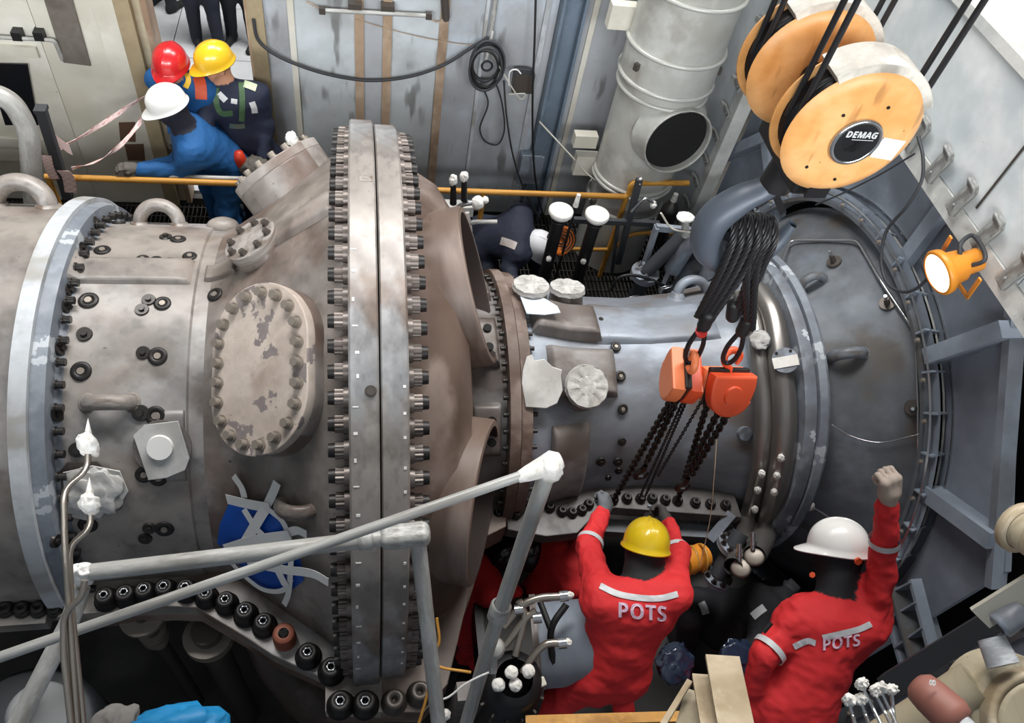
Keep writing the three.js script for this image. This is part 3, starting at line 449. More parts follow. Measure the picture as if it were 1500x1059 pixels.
  { const p = onTurned(793, 566, TB.map(([x, r]) => [x, r + 0.05])), m = onShell(p.x, thOf(p), Math.hypot(p.y, p.z)); place(part(tb, 'nozzle', tf(new THREE.CylinderGeometry(0.1, 0.12, 0.15, 28), [0, -0.06, 0]), M.steelbrown), m);
    const s = polyShape([[-0.11, -0.13], [0.02, -0.14], [0.09, -0.11], [0.13, -0.03], [0.12, 0.06], [0.13, 0.1], [0.07, 0.12], [0.02, 0.17], [-0.05, 0.16], [-0.06, 0.2], [-0.09, 0.19], [-0.12, 0.1], [-0.13, 0.02]]); place(part(tb, 'film_cover', tf(extr(s, 0.006, 0.004), [0, 0.02, 0], [-PI / 2, 0, 0], [1, 1, 1]), M.film, 'translucent film taped over nozzle'), m); }
  part(tb, 'nozzle_block', patch(1.02, 1.55, rad(84), rad(104), TB, 0.09), M.steelbrown); part(tb, 'saddle', patch(1.1, 1.62, rad(56), rad(80), TB, 0.07), M.steelbrown);
  part(tb, 'joint_plate', patch(1.45, 2.45, rad(83), rad(112), TB, 0.025), M.steel); part(tb, 'side_band', patch(1.12, 1.42, rad(2), rad(46), TB, 0.05), M.steelbrown);
  { const p = onTurned(790, 446, TB.map(([x, r]) => [x, r + 0.11])); const s = polyShape([[-0.12, 0.09], [-0.1, -0.09], [0.02, -0.1], [0.13, -0.08], [0.12, -0.02], [0.04, 0.06], [-0.03, 0.13]]); place(part(tb, 'loose_film', tf(extr(s, 0.003, 0.002), [0, 0.0, 0], [-PI / 2, 0, 0]), M.haze, 'glossy clear film sheet'), onShell(p.x, thOf(p), Math.hypot(p.y, p.z))); }
  place(part(tb, 'lifting_lug', archLug(0.115, 0.036, 0.95), M.steel), onShell(2.38, rad(122), 0.86));
  plugs(tb, TB, [[881, 455, 1, 0.6], [879, 471, 0, 1.1], [893, 474, 1, 0.7], [902, 508, 1, 0.8], [909, 551, 1, 0.8], [912, 599, 1, 0.8], [911, 647, 0, 0.8], [905, 676, 0, 0.9], [880, 676, 0, 0.9], [906, 690, 0, 0.7], [1006, 461, 0, 0.9], [891, 700, 0, .6]]);
  { const p = onTurned(1090, 634, TB); place(part(tb, 'blank_disc', tf(new THREE.CylinderGeometry(0.05, 0.05, 0.05, 24)), M.steel), onShell(p.x, thOf(p), Math.hypot(p.y, p.z))); }
  // split flange with nuts
  { const e = [[745, 775], [800, 785], [845, 780], [872, 752], [900, 743], [1085, 757]].map(([a, b]) => onY(a, b, 0.04)).map(p => [p.x, -p.z]);
    const s = polyShape([...e, [e[5][0], -0.6], [e[0][0], -0.6]]); part(tb, 'split_flange', tf(extr(s, 0.1, 0.006), [0, -0.06, 0], [-PI / 2, 0, 0]), worn({ base: 0x524e4c, stain: 0x443e3a, pale: 0x63605e, s: 0.5, p: 0.4, k: 0.3, size: 0.9, sd: 83, N: 256 }));  // flange base darkened: the shade lying on it is put into the colour
    for (const [x, y] of [[805, 744], [823, 750], [838, 752], [852, 748], [862, 740], [880, 733], [898, 733], [918, 731], [938, 731], [955, 731], [974, 733], [992, 734], [1018, 737], [1040, 739], [1062, 741], [778, 748], [730, 752], [756, 754]]) { const n = part(tb, 'flange_nut', capNut(0.034, 0.045), M.blackbolt); n.position.copy(onY(x, y, 0.05)); } }
  // ring flange at the exhaust end
  part(tb, 'end_flange', turned([[2.76, 0.98], [2.765, 1.19], [2.80, 1.20], [2.845, 1.20], [2.85, 1.16]], 0, 2 * PI, 140), M.greyring, 'dark grey end flange with chipped paint');

  // ---- exhaust diffuser
  const ed = thing('exhaust_diffuser', 'dark grey flaring exhaust diffuser with lifting lugs and conduit', 'diffuser'); turbineBits.ed = ed;
  part(ed, 'flange', turned([[2.853, 1.1], [2.856, 1.22], [2.91, 1.225], [2.935, 1.21], [2.94, 1.12]], 0, 2 * PI, 140), M.greyring);
  const DF = [[2.93, 1.12], [3.0, 1.14], [3.1, 1.22], [3.25, 1.36], [3.44, 1.52]]; turbineBits.DF = DF;
  part(ed, 'shell', turned([...DF, [3.5, 1.52], [3.5, 1.0]], 0, 2 * PI, 140), M.dark);
  for (const [px, py, s, h] of [[1190, 418, 0.8, 1], [1240, 522, 0.95, 0.9]]) { const p = onTurned(px, py, DF); place(part(ed, 'lifting_lug', archLug(0.11 * s, 0.034 * s, h), M.dark), onShell(p.x, thOf(p), rOf(DF, p.x), rad(40))); }
  for (const [px, py] of [[1222, 385], [1300, 445], [1337, 597]]) { const p = onTurned(px, py, DF); const o = part(ed, 'sensor_base', merge([tf(new THREE.CylinderGeometry(0.05, 0.052, 0.018, 24), [0, 0.01, 0]), tf(new THREE.CylinderGeometry(0.016, 0.02, 0.06, 14), [0, 0.05, 0])]), M.boltgrey); place(o, onShell(p.x, thOf(p), rOf(DF, p.x), rad(40))); part(o, 'sensor_stem', tf(new THREE.CylinderGeometry(0.01, 0.01, 0.05, 10), [0, 0.1, 0]), M.chrome); }
  const DFo = DF.map(([x, r]) => [x, r + 0.05]), pts = [[1140, 398], [1158, 352], [1256, 352], [1292, 415], [1341, 487], [1345, 600], [1345, 700]].map(([a, b]) => onTurned(a, b, DFo)).filter(Boolean);
  part(ed, 'conduit', pipe(pts, 0.011, 0.06, 90, 8), M.chrome, 'bright bent conduit');
  part(ed, 'wire', cable([[1218, 622], [1250, 640], [1288, 648], [1330, 640], [1362, 632]].map(([a, b]) => onTurned(a, b, DFo) || U(a, b, 5)), 0.004, 40, 5), M.chrome);
}
// ---------------------------------------------------------------- crane hook block, slings, chain hoists, lamp
const font = await new FontLoader().loadAsync('fonts/droid/droid_sans_bold.typeface.json');
function taperTube(pts, radii, n = 60, k = 18, sx = 1) {
  const c = new THREE.CatmullRomCurve3(pts), fr = c.computeFrenetFrames(n, false), pos = [], idx = [], uv = [];
  for (let i = 0; i <= n; i++) {
    const u = i / n, p = c.getPointAt(u), q = u * (radii.length - 1), a = Math.min(radii.length - 2, Math.floor(q)), r = mix(radii[a], radii[a + 1], q - a);
    for (let j = 0; j <= k; j++) { const t = j / k * 2 * PI, v = p.clone().addScaledVector(fr.normals[i], Math.cos(t) * r).addScaledVector(fr.binormals[i], Math.sin(t) * r * sx); pos.push(v.x, v.y, v.z); uv.push(u, j / k); }
  }
  for (let i = 0; i < n; i++) for (let j = 0; j < k; j++) { const a = i * (k + 1) + j; idx.push(a, a + 1, a + k + 1, a + 1, a + k + 2, a + k + 1); }
  const g = new THREE.BufferGeometry(); g.setAttribute('position', new THREE.Float32BufferAttribute(pos, 3)); g.setAttribute('uv', new THREE.Float32BufferAttribute(uv, 2)); g.setIndex(idx); g.computeVertexNormals(); return g;
}
function strandRope(ctrl, r, strands = 6, turns = 14) {   // twisted wire rope
  const c = new THREE.CatmullRomCurve3(ctrl, false, 'centripetal'), out = [], L = c.getLength(), a = ctrl[0], b = ctrl[ctrl.length - 1];
  const d = b.clone().sub(a).normalize(), x = d.clone().cross(V(0.3, 0.2, 1)).normalize(), y = d.clone().cross(x);
  for (let s = 0; s < strands; s++) { const pts = []; for (let i = 0; i <= 60; i++) { const u = i / 60, t = u * turns * L * 2 + s / strands * 2 * PI; pts.push(c.getPointAt(u).addScaledVector(x, Math.cos(t) * r * 0.62).addScaledVector(y, Math.sin(t) * r * 0.62)); } out.push(new THREE.TubeGeometry(new THREE.CatmullRomCurve3(pts), 84, r * 0.42, 5, false)); }
  return merge(out);
}
{
  const hb = thing('crane_hook_block', 'yellow two-sheave crane hook block with ropes and dark hook', 'crane hook');
  const C = V(1.632, 3.288, 0.87), RS = 0.252;
  const cheek = new THREE.LatheGeometry([[0.0, 0.012], [0.2, 0.012], [0.225, 0.006], [RS, -0.012], [RS - 0.004, -0.018], [0.0, -0.006]].map(([a, b]) => new THREE.Vector2(a, b)), 56);
  { const uv = cheek.attributes.uv, p = cheek.attributes.position; for (let i = 0; i < uv.count; i++) uv.setXY(i, p.getX(i), p.getZ(i)); }
  const sheave = new THREE.LatheGeometry([[0.05, -0.028], [0.2, -0.028], [0.222, -0.02], [0.20, 0], [0.222, 0.02], [0.2, 0.028], [0.05, 0.028]].map(([a, b]) => new THREE.Vector2(a, b)), 48);
  const guard = (() => { const s = new THREE.Shape(); s.absarc(0, 0, RS + 0.022, rad(28), rad(128), false); s.absarc(0, 0, RS - 0.012, rad(128), rad(28), true); s.closePath(); return tf(extr(s, 0.13, 0.003, 30), [0, 0, -0.065]); })();
  for (const [zc, front] of [[0.2, 1], [-0.2, 0]]) {
    for (const s of [1, -1]) { const o = part(hb, 'cheek_plate', cheek, M.yellow); o.position.copy(C).add(V(0, 0, zc + s * 0.075)); o.rotation.x = s * PI / 2; }
    for (const s of [1, -1]) { const o = part(hb, 'sheave', sheave, M.iron); o.position.copy(C).add(V(0, 0, zc + s * 0.032)); o.rotation.x = PI / 2; }
    const g = part(hb, 'rope_guard', guard, M.guard, 'scuffed grey guard plate'); g.position.copy(C).add(V(0, 0, zc));
    const hang = part(hb, 'cheek_strap', merge([rbox(0.09, 0.42, 0.016, 0.004, [0, -0.08, 0.07]), rbox(0.09, 0.42, 0.016, 0.004, [0, -0.08, -0.07])]), M.iron); hang.position.copy(C).add(V(0, 0, zc * 0.96)); hang.visible = true;
    for (const sz of [1, -1]) for (const sx of [1, -1]) part(hb, 'rope', between(C.clone().add(V(sx * 0.213, 0.0, zc + sz * 0.032)), C.clone().add(V(sx * 0.213, 6.5, zc + sz * 0.032)), 0.0115, 0.0115, 10), M.iron);
  }
  // name plate
  const hub = part(hb, 'hub_plate', tf(new THREE.CylinderGeometry(0.082, 0.082, 0.012, 40), [0, 0, 0], [PI / 2, 0, 0]), plain(0x1b1b1d, 0.35)); hub.position.copy(C).add(V(0.012, -0.012, 0.294));
  part(hub, 'hub_ring', new THREE.TorusGeometry(0.086, 0.009, 10, 44), M.chrome);
  const tg = new TextGeometry('DEMAG', { font, size: 0.025, depth: 0.003, curveSegments: 3 }); tg.computeBoundingBox(); tf(tg, [-tg.boundingBox.max.x / 2, 0.025, 0.0062]);
  part(hub, 'lettering', tg, plain(0xc9cacb, 0.4)); part(hub, 'underline', box(0.085, 0.002, 0.001, [0.014, 0.016, 0.008]), plain(0xc9cacb, 0.4));
  const lab = part(hb, 'paper_label', box(0.095, 0.085, 0.002), M.white, 'white paper label'); lab.position.copy(C).add(V(0.155, -0.035, 0.291)); lab.rotation.z = -0.12;
  const bg = tf(new THREE.CylinderGeometry(0.006, 0.006, 0.006, 8), [0, 0, 0], [PI / 2, 0, 0]);
  for (const [x, y] of [[-0.09, 0.09], [0.06, 0.13], [-0.12, -0.13], [0.02, -0.18]]) { const b = part(hb, 'screw', bg, M.iron); b.position.copy(C).add(V(x, y, 0.289)); }
  // cross head and hook
  part(hb, 'cross_head', merge([rbox(0.13, 0.12, 0.42, 0.02, [C.x, C.y - 0.27, C.z]), tf(new THREE.CylinderGeometry(0.055, 0.07, 0.16, 24), [C.x, C.y - 0.37, C.z])]), M.iron);
  part(hb, 'axle', tf(new THREE.CylinderGeometry(0.05, 0.05, 0.6, 24), C.toArray(), [PI / 2, 0, 0]), M.iron);
  const H = (x, y) => V(C.x + x, C.y - 0.4 + y, C.z), hk = [H(0.0, 0.04), H(-0.02, -0.05), H(-0.12, -0.13), H(-0.2, -0.25), H(-0.18, -0.40), H(-0.06, -0.48), H(0.08, -0.45), H(0.16, -0.36), H(0.185, -0.26)];
  part(hb, 'hook', taperTube(hk, [0.055, 0.06, 0.078, 0.09, 0.092, 0.09, 0.075, 0.052, 0.026], 60, 20, 0.75), M.hookblue, 'dark blue grey forged hook');
  part(hb, 'safety_latch', barBox(H(0.02, -0.09), H(0.11, -0.2), 0.03, 0.012, V(0, 0, 1)), M.iron);

  // ---- wire rope slings
  const bowl = H(-0.04, -0.34);
  const t1 = U(1034, 470, 3.72), t2 = U(1091, 478, 3.78), t3 = U(1074, 455, 3.74);
  const eye = (body, a, tip, r) => { const side = tip.clone().sub(a).cross(FWD).normalize().multiplyScalar(0.035); part(body, 'eye_loop', tubeAlong(new THREE.CatmullRomCurve3([a.clone().addScaledVector(side, 0.4), a.clone().lerp(tip, 0.5).add(side), a.clone().lerp(tip, 0.9).addScaledVector(side, 0.7), tip, a.clone().lerp(tip, 0.9).addScaledVector(side, -0.7), a.clone().lerp(tip, 0.5).sub(side), a.clone().addScaledVector(side, -0.4)]), r, 50, 8), M.iron); };
  const sl = (name, label, ends, tip, offs, red) => {
    const s = thing(name, label, 'wire sling', 'wire rope slings on the crane hook');
    ends.forEach((e, i) => { for (const o of offs) part(s, 'rope_leg', strandRope([[0.7, -0.06, -0.1], [0.85, 0.075, -0.06], [0.9, 0.12, 0.01], [1, 0.07, 0.085], [1, -0.06, 0.11]].map(([k, y, z]) => bowl.clone().add(V(o * k + i * 0.03, y, z + Math.abs(o) * 0.1))).concat([e.clone().add(V(o * 0.4, 0, o * 0.3))]), 0.0195), M.iron);
      part(s, 'ferrule', tf(new THREE.CapsuleGeometry(0.034, 0.07, 6, 14), [0, 0, 0]), M.rubber).applyMatrix4(new THREE.Matrix4().makeRotationFromQuaternion(new THREE.Quaternion().setFromUnitVectors(V(0, 1, 0), tip.clone().sub(e).normalize())).setPosition(e)); });
    part(s, 'bow', tubeAlong(new THREE.CatmullRomCurve3([0, 1, 2, 3, 4, 5, 6].map(i => bowl.clone().add(V(-0.03 + 0.02 * Math.sin(i), 0.05 * Math.sin(i / 6 * PI) + 0.06, -0.1 + 0.2 * i / 6)))), 0.014, 30, 8), M.iron);
    if (red) part(s, 'red_tape', tf(new THREE.CylinderGeometry(0.03, 0.03, 0.03, 16), ends[0].clone().lerp(tip, 0.25).toArray(), [0.3, 0, 0.4]), plain(0xb02a24, 0.5), 'red tape');
    eye(s, ends[0].clone().lerp(tip, 0.2), tip, 0.013);
  };
  sl('wire_sling', 'black twisted wire sling with red tape above the open-sided hoist', [t1], U(1009, 530, 3.95), [-0.09, -0.05, -0.01, 0.03], true);
  sl('wire_sling', 'black twisted wire sling above the round-faced hoist', [t2, t3], U(1064, 532, 3.98), [0.03, 0.075], false);

  // ---- chain hoists
  const linkBig = tf(new THREE.TorusGeometry(0.0165, 0.0076, 6, 14), [0, 0, 0], [0, 0, 0], [1, 1.45, 1]), linkSmall = tf(new THREE.TorusGeometry(0.0085, 0.0032, 5, 12), [0, 0, 0], [0, 0, 0], [1, 1.6, 1]);
  const chain = (body, name, a, b, big) => {
    const ch = new THREE.Group(); ch.name = name; body.add(ch); const d = b.clone().sub(a), L = d.length(), pitch = big ? 0.035 : 0.021, n = Math.floor(L / pitch); d.normalize();
    const q0 = new THREE.Quaternion().setFromUnitVectors(V(0, -1, 0), d);
    for (let i = 0; i < n; i++) { const k = part(ch, 'link', big ? linkBig : linkSmall, big ? M.blackbolt : M.iron); k.position.copy(a).addScaledVector(d, i * pitch); k.quaternion.copy(q0).multiply(new THREE.Quaternion().setFromAxisAngle(V(0, 1, 0), i % 2 * PI / 2 + 0.4)); }
  };
  const hoist = (label, c, yaw, m, open) => {
    const h = thing('chain_hoist', label, 'chain hoist', 'orange chain hoists'), rot = new THREE.Matrix4().makeRotationFromEuler(new THREE.Euler(open ? 0 : -0.55, yaw, open ? 0.15 : -0.12, 'YXZ')).setPosition(c);
    const sh = new THREE.Shape(); sh.moveTo(-0.115, 0.075); sh.lineTo(0.115, 0.075); sh.quadraticCurveTo(0.125, 0.0, 0.1, -0.06); sh.absarc(0, -0.02, 0.115, rad(-22), rad(-158), true); sh.quadraticCurveTo(-0.125, 0.0, -0.115, 0.075); sh.closePath();
    for (const s of [1, -1]) { const hs = part(h, 'housing', tf(extr(sh, 0.05, 0.012, 20), [0, 0, s > 0 ? 0.02 : -0.07]), s > 0 ? M.orange : M.orangepale, 'orange housing'); place(hs, rot); if (s > 0) { part(hs, 'centre_boss', tf(new THREE.CylinderGeometry(0.05, 0.055, 0.012, 28), [0, -0.02, 0.088], [PI / 2, 0, 0]), M.orange); part(hs, 'label_plate', box(0.05, 0.02, 0.003, [0.0, -0.06, 0.0835]), M.white); } }
    place(part(h, 'frame_plate', merge([rbox(0.235, 0.21, 0.012, 0.004, [0, -0.005, -0.012]), rbox(0.235, 0.14, 0.03, 0.004, [0, 0.035, 0])]), M.blackbolt), rot);
    place(part(h, 'sheave_core', tf(new THREE.CylinderGeometry(0.06, 0.06, 0.05, 24), [0, -0.03, 0], [PI / 2, 0, 0]), M.iron), rot);
    place(part(h, 'top_hook', taperTube([V(0, 0.06, 0), V(0, 0.1, 0), V(-0.04, 0.135, 0), V(-0.045, 0.18, 0), V(0, 0.205, 0), V(0.045, 0.175, 0), V(0.035, 0.125, 0)], [0.016, 0.017, 0.018, 0.02, 0.02, 0.017, 0.01], 40, 12), m), rot);
    return h;
  };
  const c1 = U(999, 552, 4.02), c2 = U(1063, 566, 4.05);
  const h1 = hoist('orange chain hoist seen open between its two housings', c1, rad(80), M.orangepale, true), h2 = hoist('orange red round-faced chain hoist with white plate', c2, rad(6), M.orange, false);
  chain(h1, 'load_chain', U(982, 588, 4.05), onY(893, 742, 0.18), true); chain(h1, 'load_chain', U(990, 590, 4.05), U(945, 682, 4.6), true); chain(h1, 'hand_chain', U(1001, 586, 4.08), onY(934, 735, 0.18), false); chain(h1, 'hand_chain', U(1006, 586, 4.05), onY(944, 730, 0.18), false);
  chain(h2, 'hand_chain', U(1032, 580, 4.1), U(962, 700, 4.75), false); chain(h2, 'load_chain', U(1036, 592, 4.08), onY(990, 742, 0.18), true); chain(h2, 'load_chain', U(1054, 600, 4.05), U(1003, 700, 4.62), true); chain(h2, 'load_chain', U(1070, 600, 4.05), U(1010, 700, 4.62), true);
  const hk2 = (p) => taperTube([V(0, 0.05, 0), V(0, 0, 0), V(-0.03, -0.04, 0), V(-0.02, -0.09, 0), V(0.03, -0.09, 0), V(0.045, -0.05, 0)].map(v => v.add(p)), [0.014, 0.02, 0.018, 0.018, 0.014, 0.008], 30, 10);
  part(h2, 'bottom_hook', hk2(U(1004, 706, 4.65)), M.blackbolt); part(h1, 'bottom_hook', hk2(U(942, 688, 4.63)), M.blackbolt);

  // ---- flood lamp hung on the wall lugs
  const fl = thing('flood_lamp', 'lit yellow round flood lamp hanging from the wall lugs', 'lamp');
  const fc = onX(1380, 398, 2.95), ax = V(-0.9, -0.36, 0.12).normalize(), mm = new THREE.Matrix4().makeRotationFromQuaternion(new THREE.Quaternion().setFromUnitVectors(V(0, 1, 0), ax)).setPosition(fc), la = (pts, n = 36) => new THREE.LatheGeometry(pts.map(([a, b]) => new THREE.Vector2(a, b)), n);
  place(part(fl, 'housing', la([[0.0, -0.21], [0.05, -0.21], [0.062, -0.2], [0.066, -0.12], [0.085, -0.1], [0.095, -0.02], [0.122, -0.01], [0.126, 0.02], [0.118, 0.03], [0.108, 0.03]]), M.lampyellow), mm);
  place(part(fl, 'lens', tf(new THREE.CylinderGeometry(0.108, 0.108, 0.012, 36), [0, 0.02, 0]), plain(0xfff3dc, 0.3, 0, { emissive: 0xffe6c0, emissiveIntensity: 1.3 })), mm);
  place(part(fl, 'yoke', merge([rbox(0.03, 0.012, 0.3, 0.004, [-0.11, -0.1, 0]), rbox(0.2, 0.012, 0.025, 0.004, [-0.02, -0.1, 0.14]), rbox(0.2, 0.012, 0.025, 0.004, [-0.02, -0.1, -0.14])]), M.lampyellow), mm);
  const lug = onX(1425, 345, 3.12);
  part(fl, 'hanging_cord', cable([fc.clone().add(V(0.08, 0.06, 0)), fc.clone().add(V(0.04, 0.14, -0.05)), lug, fc.clone().add(V(0.12, 0.15, 0.06)), fc.clone().add(V(0.1, 0.06, 0.02))], 0.012, 50), M.cablegrey);
  const sp = new THREE.SpotLight(0xffedd2, 1.5, 0, rad(50), 0.7); sp.position.copy(fc).addScaledVector(ax, 0.06); sp.target.position.copy(fc).addScaledVector(ax, 2); sp.castShadow = true; sp.shadow.radius = 4; sp.name = 'flood_lamp_light'; scene.add(sp, sp.target);
  solo('lamp_cable', cable([[1362, 405], [1340, 424], [1320, 427], [1300, 415], [1291, 385], [1298, 340], [1330, 300], [1350, 265], [1352, 230], [1345, 200]].map(([a, b], i) => onX(a, b, 3.0 + 0.012 * i)), 0.01, 90), M.cablegrey, 'grey lamp cable looping from the flood lamp up the opening edge', 'cable');
  solo('stay_wire', cable([[1195, 300], [1230, 285], [1290, 255], [1340, 225]].map(([a, b]) => onX(a, b, 3.1)), 0.006, 40), M.cablegrey, 'thin grey wire strung below the hook block', 'cable');
}
// ---------------------------------------------------------------- fittings round the turbine
const perl = new ImprovedNoise();
function lumpy(rx, ry, rz, p, sd = 1, amt = 0.25, rot) {   // crumpled wrap
  const g = new THREE.SphereGeometry(1, 30, 20), a = g.attributes.position;
  for (let i = 0; i < a.count; i++) { const v = V(a.getX(i), a.getY(i), a.getZ(i)), k = 1 + amt * perl.noise(v.x * 2 + sd * 3.1, v.y * 2 + sd, v.z * 2) + amt * 0.4 * perl.noise(v.x * 5 + sd, v.y * 5, v.z * 5 + sd); const c = 1 - amt * 0.25 * Math.abs(perl.noise(v.x * 4 + sd, v.y * 4, v.z * 4)); a.setXYZ(i, v.x * rx * k * c, v.y * ry * k * c, v.z * rz * k * c); }
  g.computeVertexNormals(); if (rot) tf(g, [0, 0, 0], rot); return tf(g, p);
}
function ribbon(pts, w, side, thick = 0.003, n = 40, twist = 0) {
  const c = new THREE.CatmullRomCurve3(pts), pos = [], idx = [], uv = [];
  for (let i = 0; i <= n; i++) { const u = i / n, p = c.getPoint(u), t = c.getTangent(u), s = side.flat ? t.clone().cross(side).normalize() : side.clone().applyAxisAngle(t, twist * Math.sin(u * 9)).normalize(), nn = t.clone().cross(s).normalize().multiplyScalar(thick / 2); for (const [a, b] of [[1, 1], [-1, 1], [-1, -1], [1, -1]]) { const v = p.clone().addScaledVector(s, a * w / 2).addScaledVector(nn, b); pos.push(v.x, v.y, v.z); uv.push(u * 2, a * 0.1); } }
  for (let i = 0; i < n; i++) for (let j = 0; j < 4; j++) { const a = i * 4 + j, b = i * 4 + (j + 1) % 4; idx.push(a, b, a + 4, b, b + 4, a + 4); }
  idx.push(0, 2, 1, 0, 3, 2, n * 4, n * 4 + 1, n * 4 + 2, n * 4, n * 4 + 2, n * 4 + 3);
  const g = new THREE.BufferGeometry(); g.setAttribute('position', new THREE.Float32BufferAttribute(pos, 3)); g.setAttribute('uv', new THREE.Float32BufferAttribute(uv, 2)); g.setIndex(idx); const h = g.toNonIndexed(); h.computeVertexNormals(); return h;
}
const lathe = (pts, n = 36) => new THREE.LatheGeometry(pts.map(([a, b]) => new THREE.Vector2(a, b)), n);
const along = (g, a, b) => g.applyMatrix4(new THREE.Matrix4().makeRotationFromQuaternion(new THREE.Quaternion().setFromUnitVectors(V(0, 1, 0), b.clone().sub(a).normalize())).setPosition(a));
const uvm = (g, k = 1) => { const p = g.attributes.position, u = g.attributes.uv; for (let i = 0; i < u.count; i++) u.setXY(i, Math.atan2(p.getX(i), p.getZ(i)) * 0.4 * k, p.getY(i) * k); return g; };
{ // yellow guard rail behind the turbine
  const gr = thing('guard_rail', 'yellow tube guard rail along the back walkway', 'railing'), Z = -2.06, a = onZ(66, 259, Z), b = onZ(915, 288, Z), c = V(b.x + 0.02, b.y, Z);
  const mid = onZ(690, 362, Z).y;
  part(gr, 'top_rail', pipe([a, b], 0.026), M.rail); part(gr, 'mid_rail', pipe([V(a.x, mid, Z), V(c.x - 0.02, mid, Z), onZ(905, 363, Z), onZ(915, 345, Z), onZ(942, 341, Z), V(3.0, onZ(942, 341, Z).y, Z)], 0.02, 0.06), M.rail);
  for (const x of [a.x + 0.02, -0.6, 1.0, c.x]) part(gr, 'post', between(V(x, -0.75, Z), V(x, b.y, Z), 0.024), M.rail);
  part(gr, 'rail_end', pipe([b, onZ(921, 285, Z), onZ(925, 268, Z), onZ(1008, 268, Z - 0.12)], 0.026, 0.05), M.rail);
  // grey loose tube and dark post beside it
  const s = onZ(60, 160, -2.02), e = onZ(100, 290, -2.02);
  solo('dark_post', merge([barBox(s, e, 0.06, 0.07), box(0.08, 0.03, 0.09, s.toArray())]), M.cablegrey, 'dark steel post wound with barrier tape beside the yellow rail', 'post');
  solo('scaffold_tube', between(onZ(225, 258, -2.13), onZ(392, 263, -2.13), 0.02), M.galv, 'grey tube lying just behind the yellow rail', 'tube');
  const tm = worn({ base: 0xd3b3ae, stain: 0xb96a66, pale: 0xe6d7d2, s: 0.8, p: 0.6, k: 0, size: 0.3, sd: 91, rough: 0.4, bump: 0.001, N: 256 });
  const tape = (label, pts, z0, z1, tw) => solo('barrier_tape', ribbon(pts.map(([x, y], i) => onZ(x, y, mix(z0, z1, i / (pts.length - 1)))), 0.036, V(0, 1, 0), 0.003, 60, tw), tm, label, 'barrier tape');
  tape('upper pink and white barrier tape tied to the door jamb', [[88, 217], [120, 200], [160, 175], [195, 152], [232, 130]], -2.05, -2.9, 0.5);
  tape('lower twisted pink and white barrier tape above the yellow rail', [[105, 247], [140, 237], [175, 214], [203, 182], [213, 165], [230, 148]], -2.03, -2.9, 1.3);
  solo('barrier_tape', merge([ribbon([[68, 228], [72, 245], [80, 262]].map(([x, y]) => onZ(x, y, -1.98)), 0.07, V(1, 0, 0)), ribbon([[92, 250], [99, 258], [104, 282]].map(([x, y]) => onZ(x, y, -1.98)), 0.09, V(1, 0, 0)), ribbon([[84, 205], [94, 214], [104, 220]].map(([x, y]) => onZ(x, y, -2.0)), 0.1, V(0, 1, 0))]), tm, 'crumpled pink tape ends wound round the dark post', 'barrier tape');
  solo('bent_pipe', pipe([onZ(-70, 134, -1.75), onZ(12, 139, -1.75), onZ(42, 190, -1.75), onZ(50, 300, -1.75)], 0.07, 0.35, 70, 18), M.galv, 'thick bent grey pipe rising behind the compressor casing', 'pipe');
}
{ // ventilation duct with open branch
  const d = thing('ventilation_duct', 'tall pale grey round duct with an open branch', 'duct'), ax = V(2.5, 0, -2.46);
  const sec = (pts, m, n = 'duct_section') => part(d, n, tf(uvm(lathe(pts, 56)), ax.toArray()), m);
  sec([[0.405, 1.62], [0.405, 2.9]], M.duct); sec([[0.41, 1.32], [0.41, 1.64]], M.duct); sec([[0.392, 1.22], [0.392, 1.36]], M.duct);
  sec([[0.375, 0.28], [0.375, 1.22]], M.duct); sec([[0.355, 0.0], [0.355, 0.28]], M.galv); sec([[0.36, -0.75], [0.36, -0.05]], M.duct);
  for (const [y, r] of [[1.63, 0.43], [1.34, 0.425], [1.23, 0.41], [0.26, 0.40], [0.30, 0.39], [-0.02, 0.385], [2.1, 0.43]]) part(d, 'collar', tf(new THREE.TorusGeometry(r - 0.015, 0.02, 8, 56), [ax.x, y, ax.z], [PI / 2, 0, 0]), M.duct);
  for (const [y, a] of [[1.5, 2.6], [1.45, 0.25], [0.05, 2.7]]) part(d, 'clamp', box(0.05, 0.06, 0.04, [ax.x + 0.42 * Math.cos(a), y, ax.z + 0.42 * Math.sin(a)], [0, -a, 0]), M.boltgrey);
  const dir = V(0.14, 0.06, 1).normalize(), c = V(ax.x + 0.05, 0.93, ax.z), m = new THREE.Matrix4().makeRotationFromQuaternion(new THREE.Quaternion().setFromUnitVectors(V(0, 1, 0), dir)).setPosition(c);
  const br = part(d, 'branch', uvm(lathe([[0.355, 0.26], [0.315, 0.36], [0.305, 0.43], [0.312, 0.46], [0.3, 0.465], [0.292, 0.44], [0.292, 0.3]], 48)), M.duct, 'open branch spigot'); place(br, m);
  part(br, 'branch_mouth', tf(new THREE.CylinderGeometry(0.292, 0.292, 0.01, 40), [0, 0.39, 0]), M.hole);  // black disc stands in for the shade inside the branch
  for (const [x, y, h] of [[850, 195, 0.13], [852, 225, 0.22], [905, 4, 0.2]]) { const p = onZ(x, y, -2.6); part(d, 'bracket', box(0.22, h, 0.1, [p.x + 0.06, p.y - h / 2, p.z]), M.beige); }
}
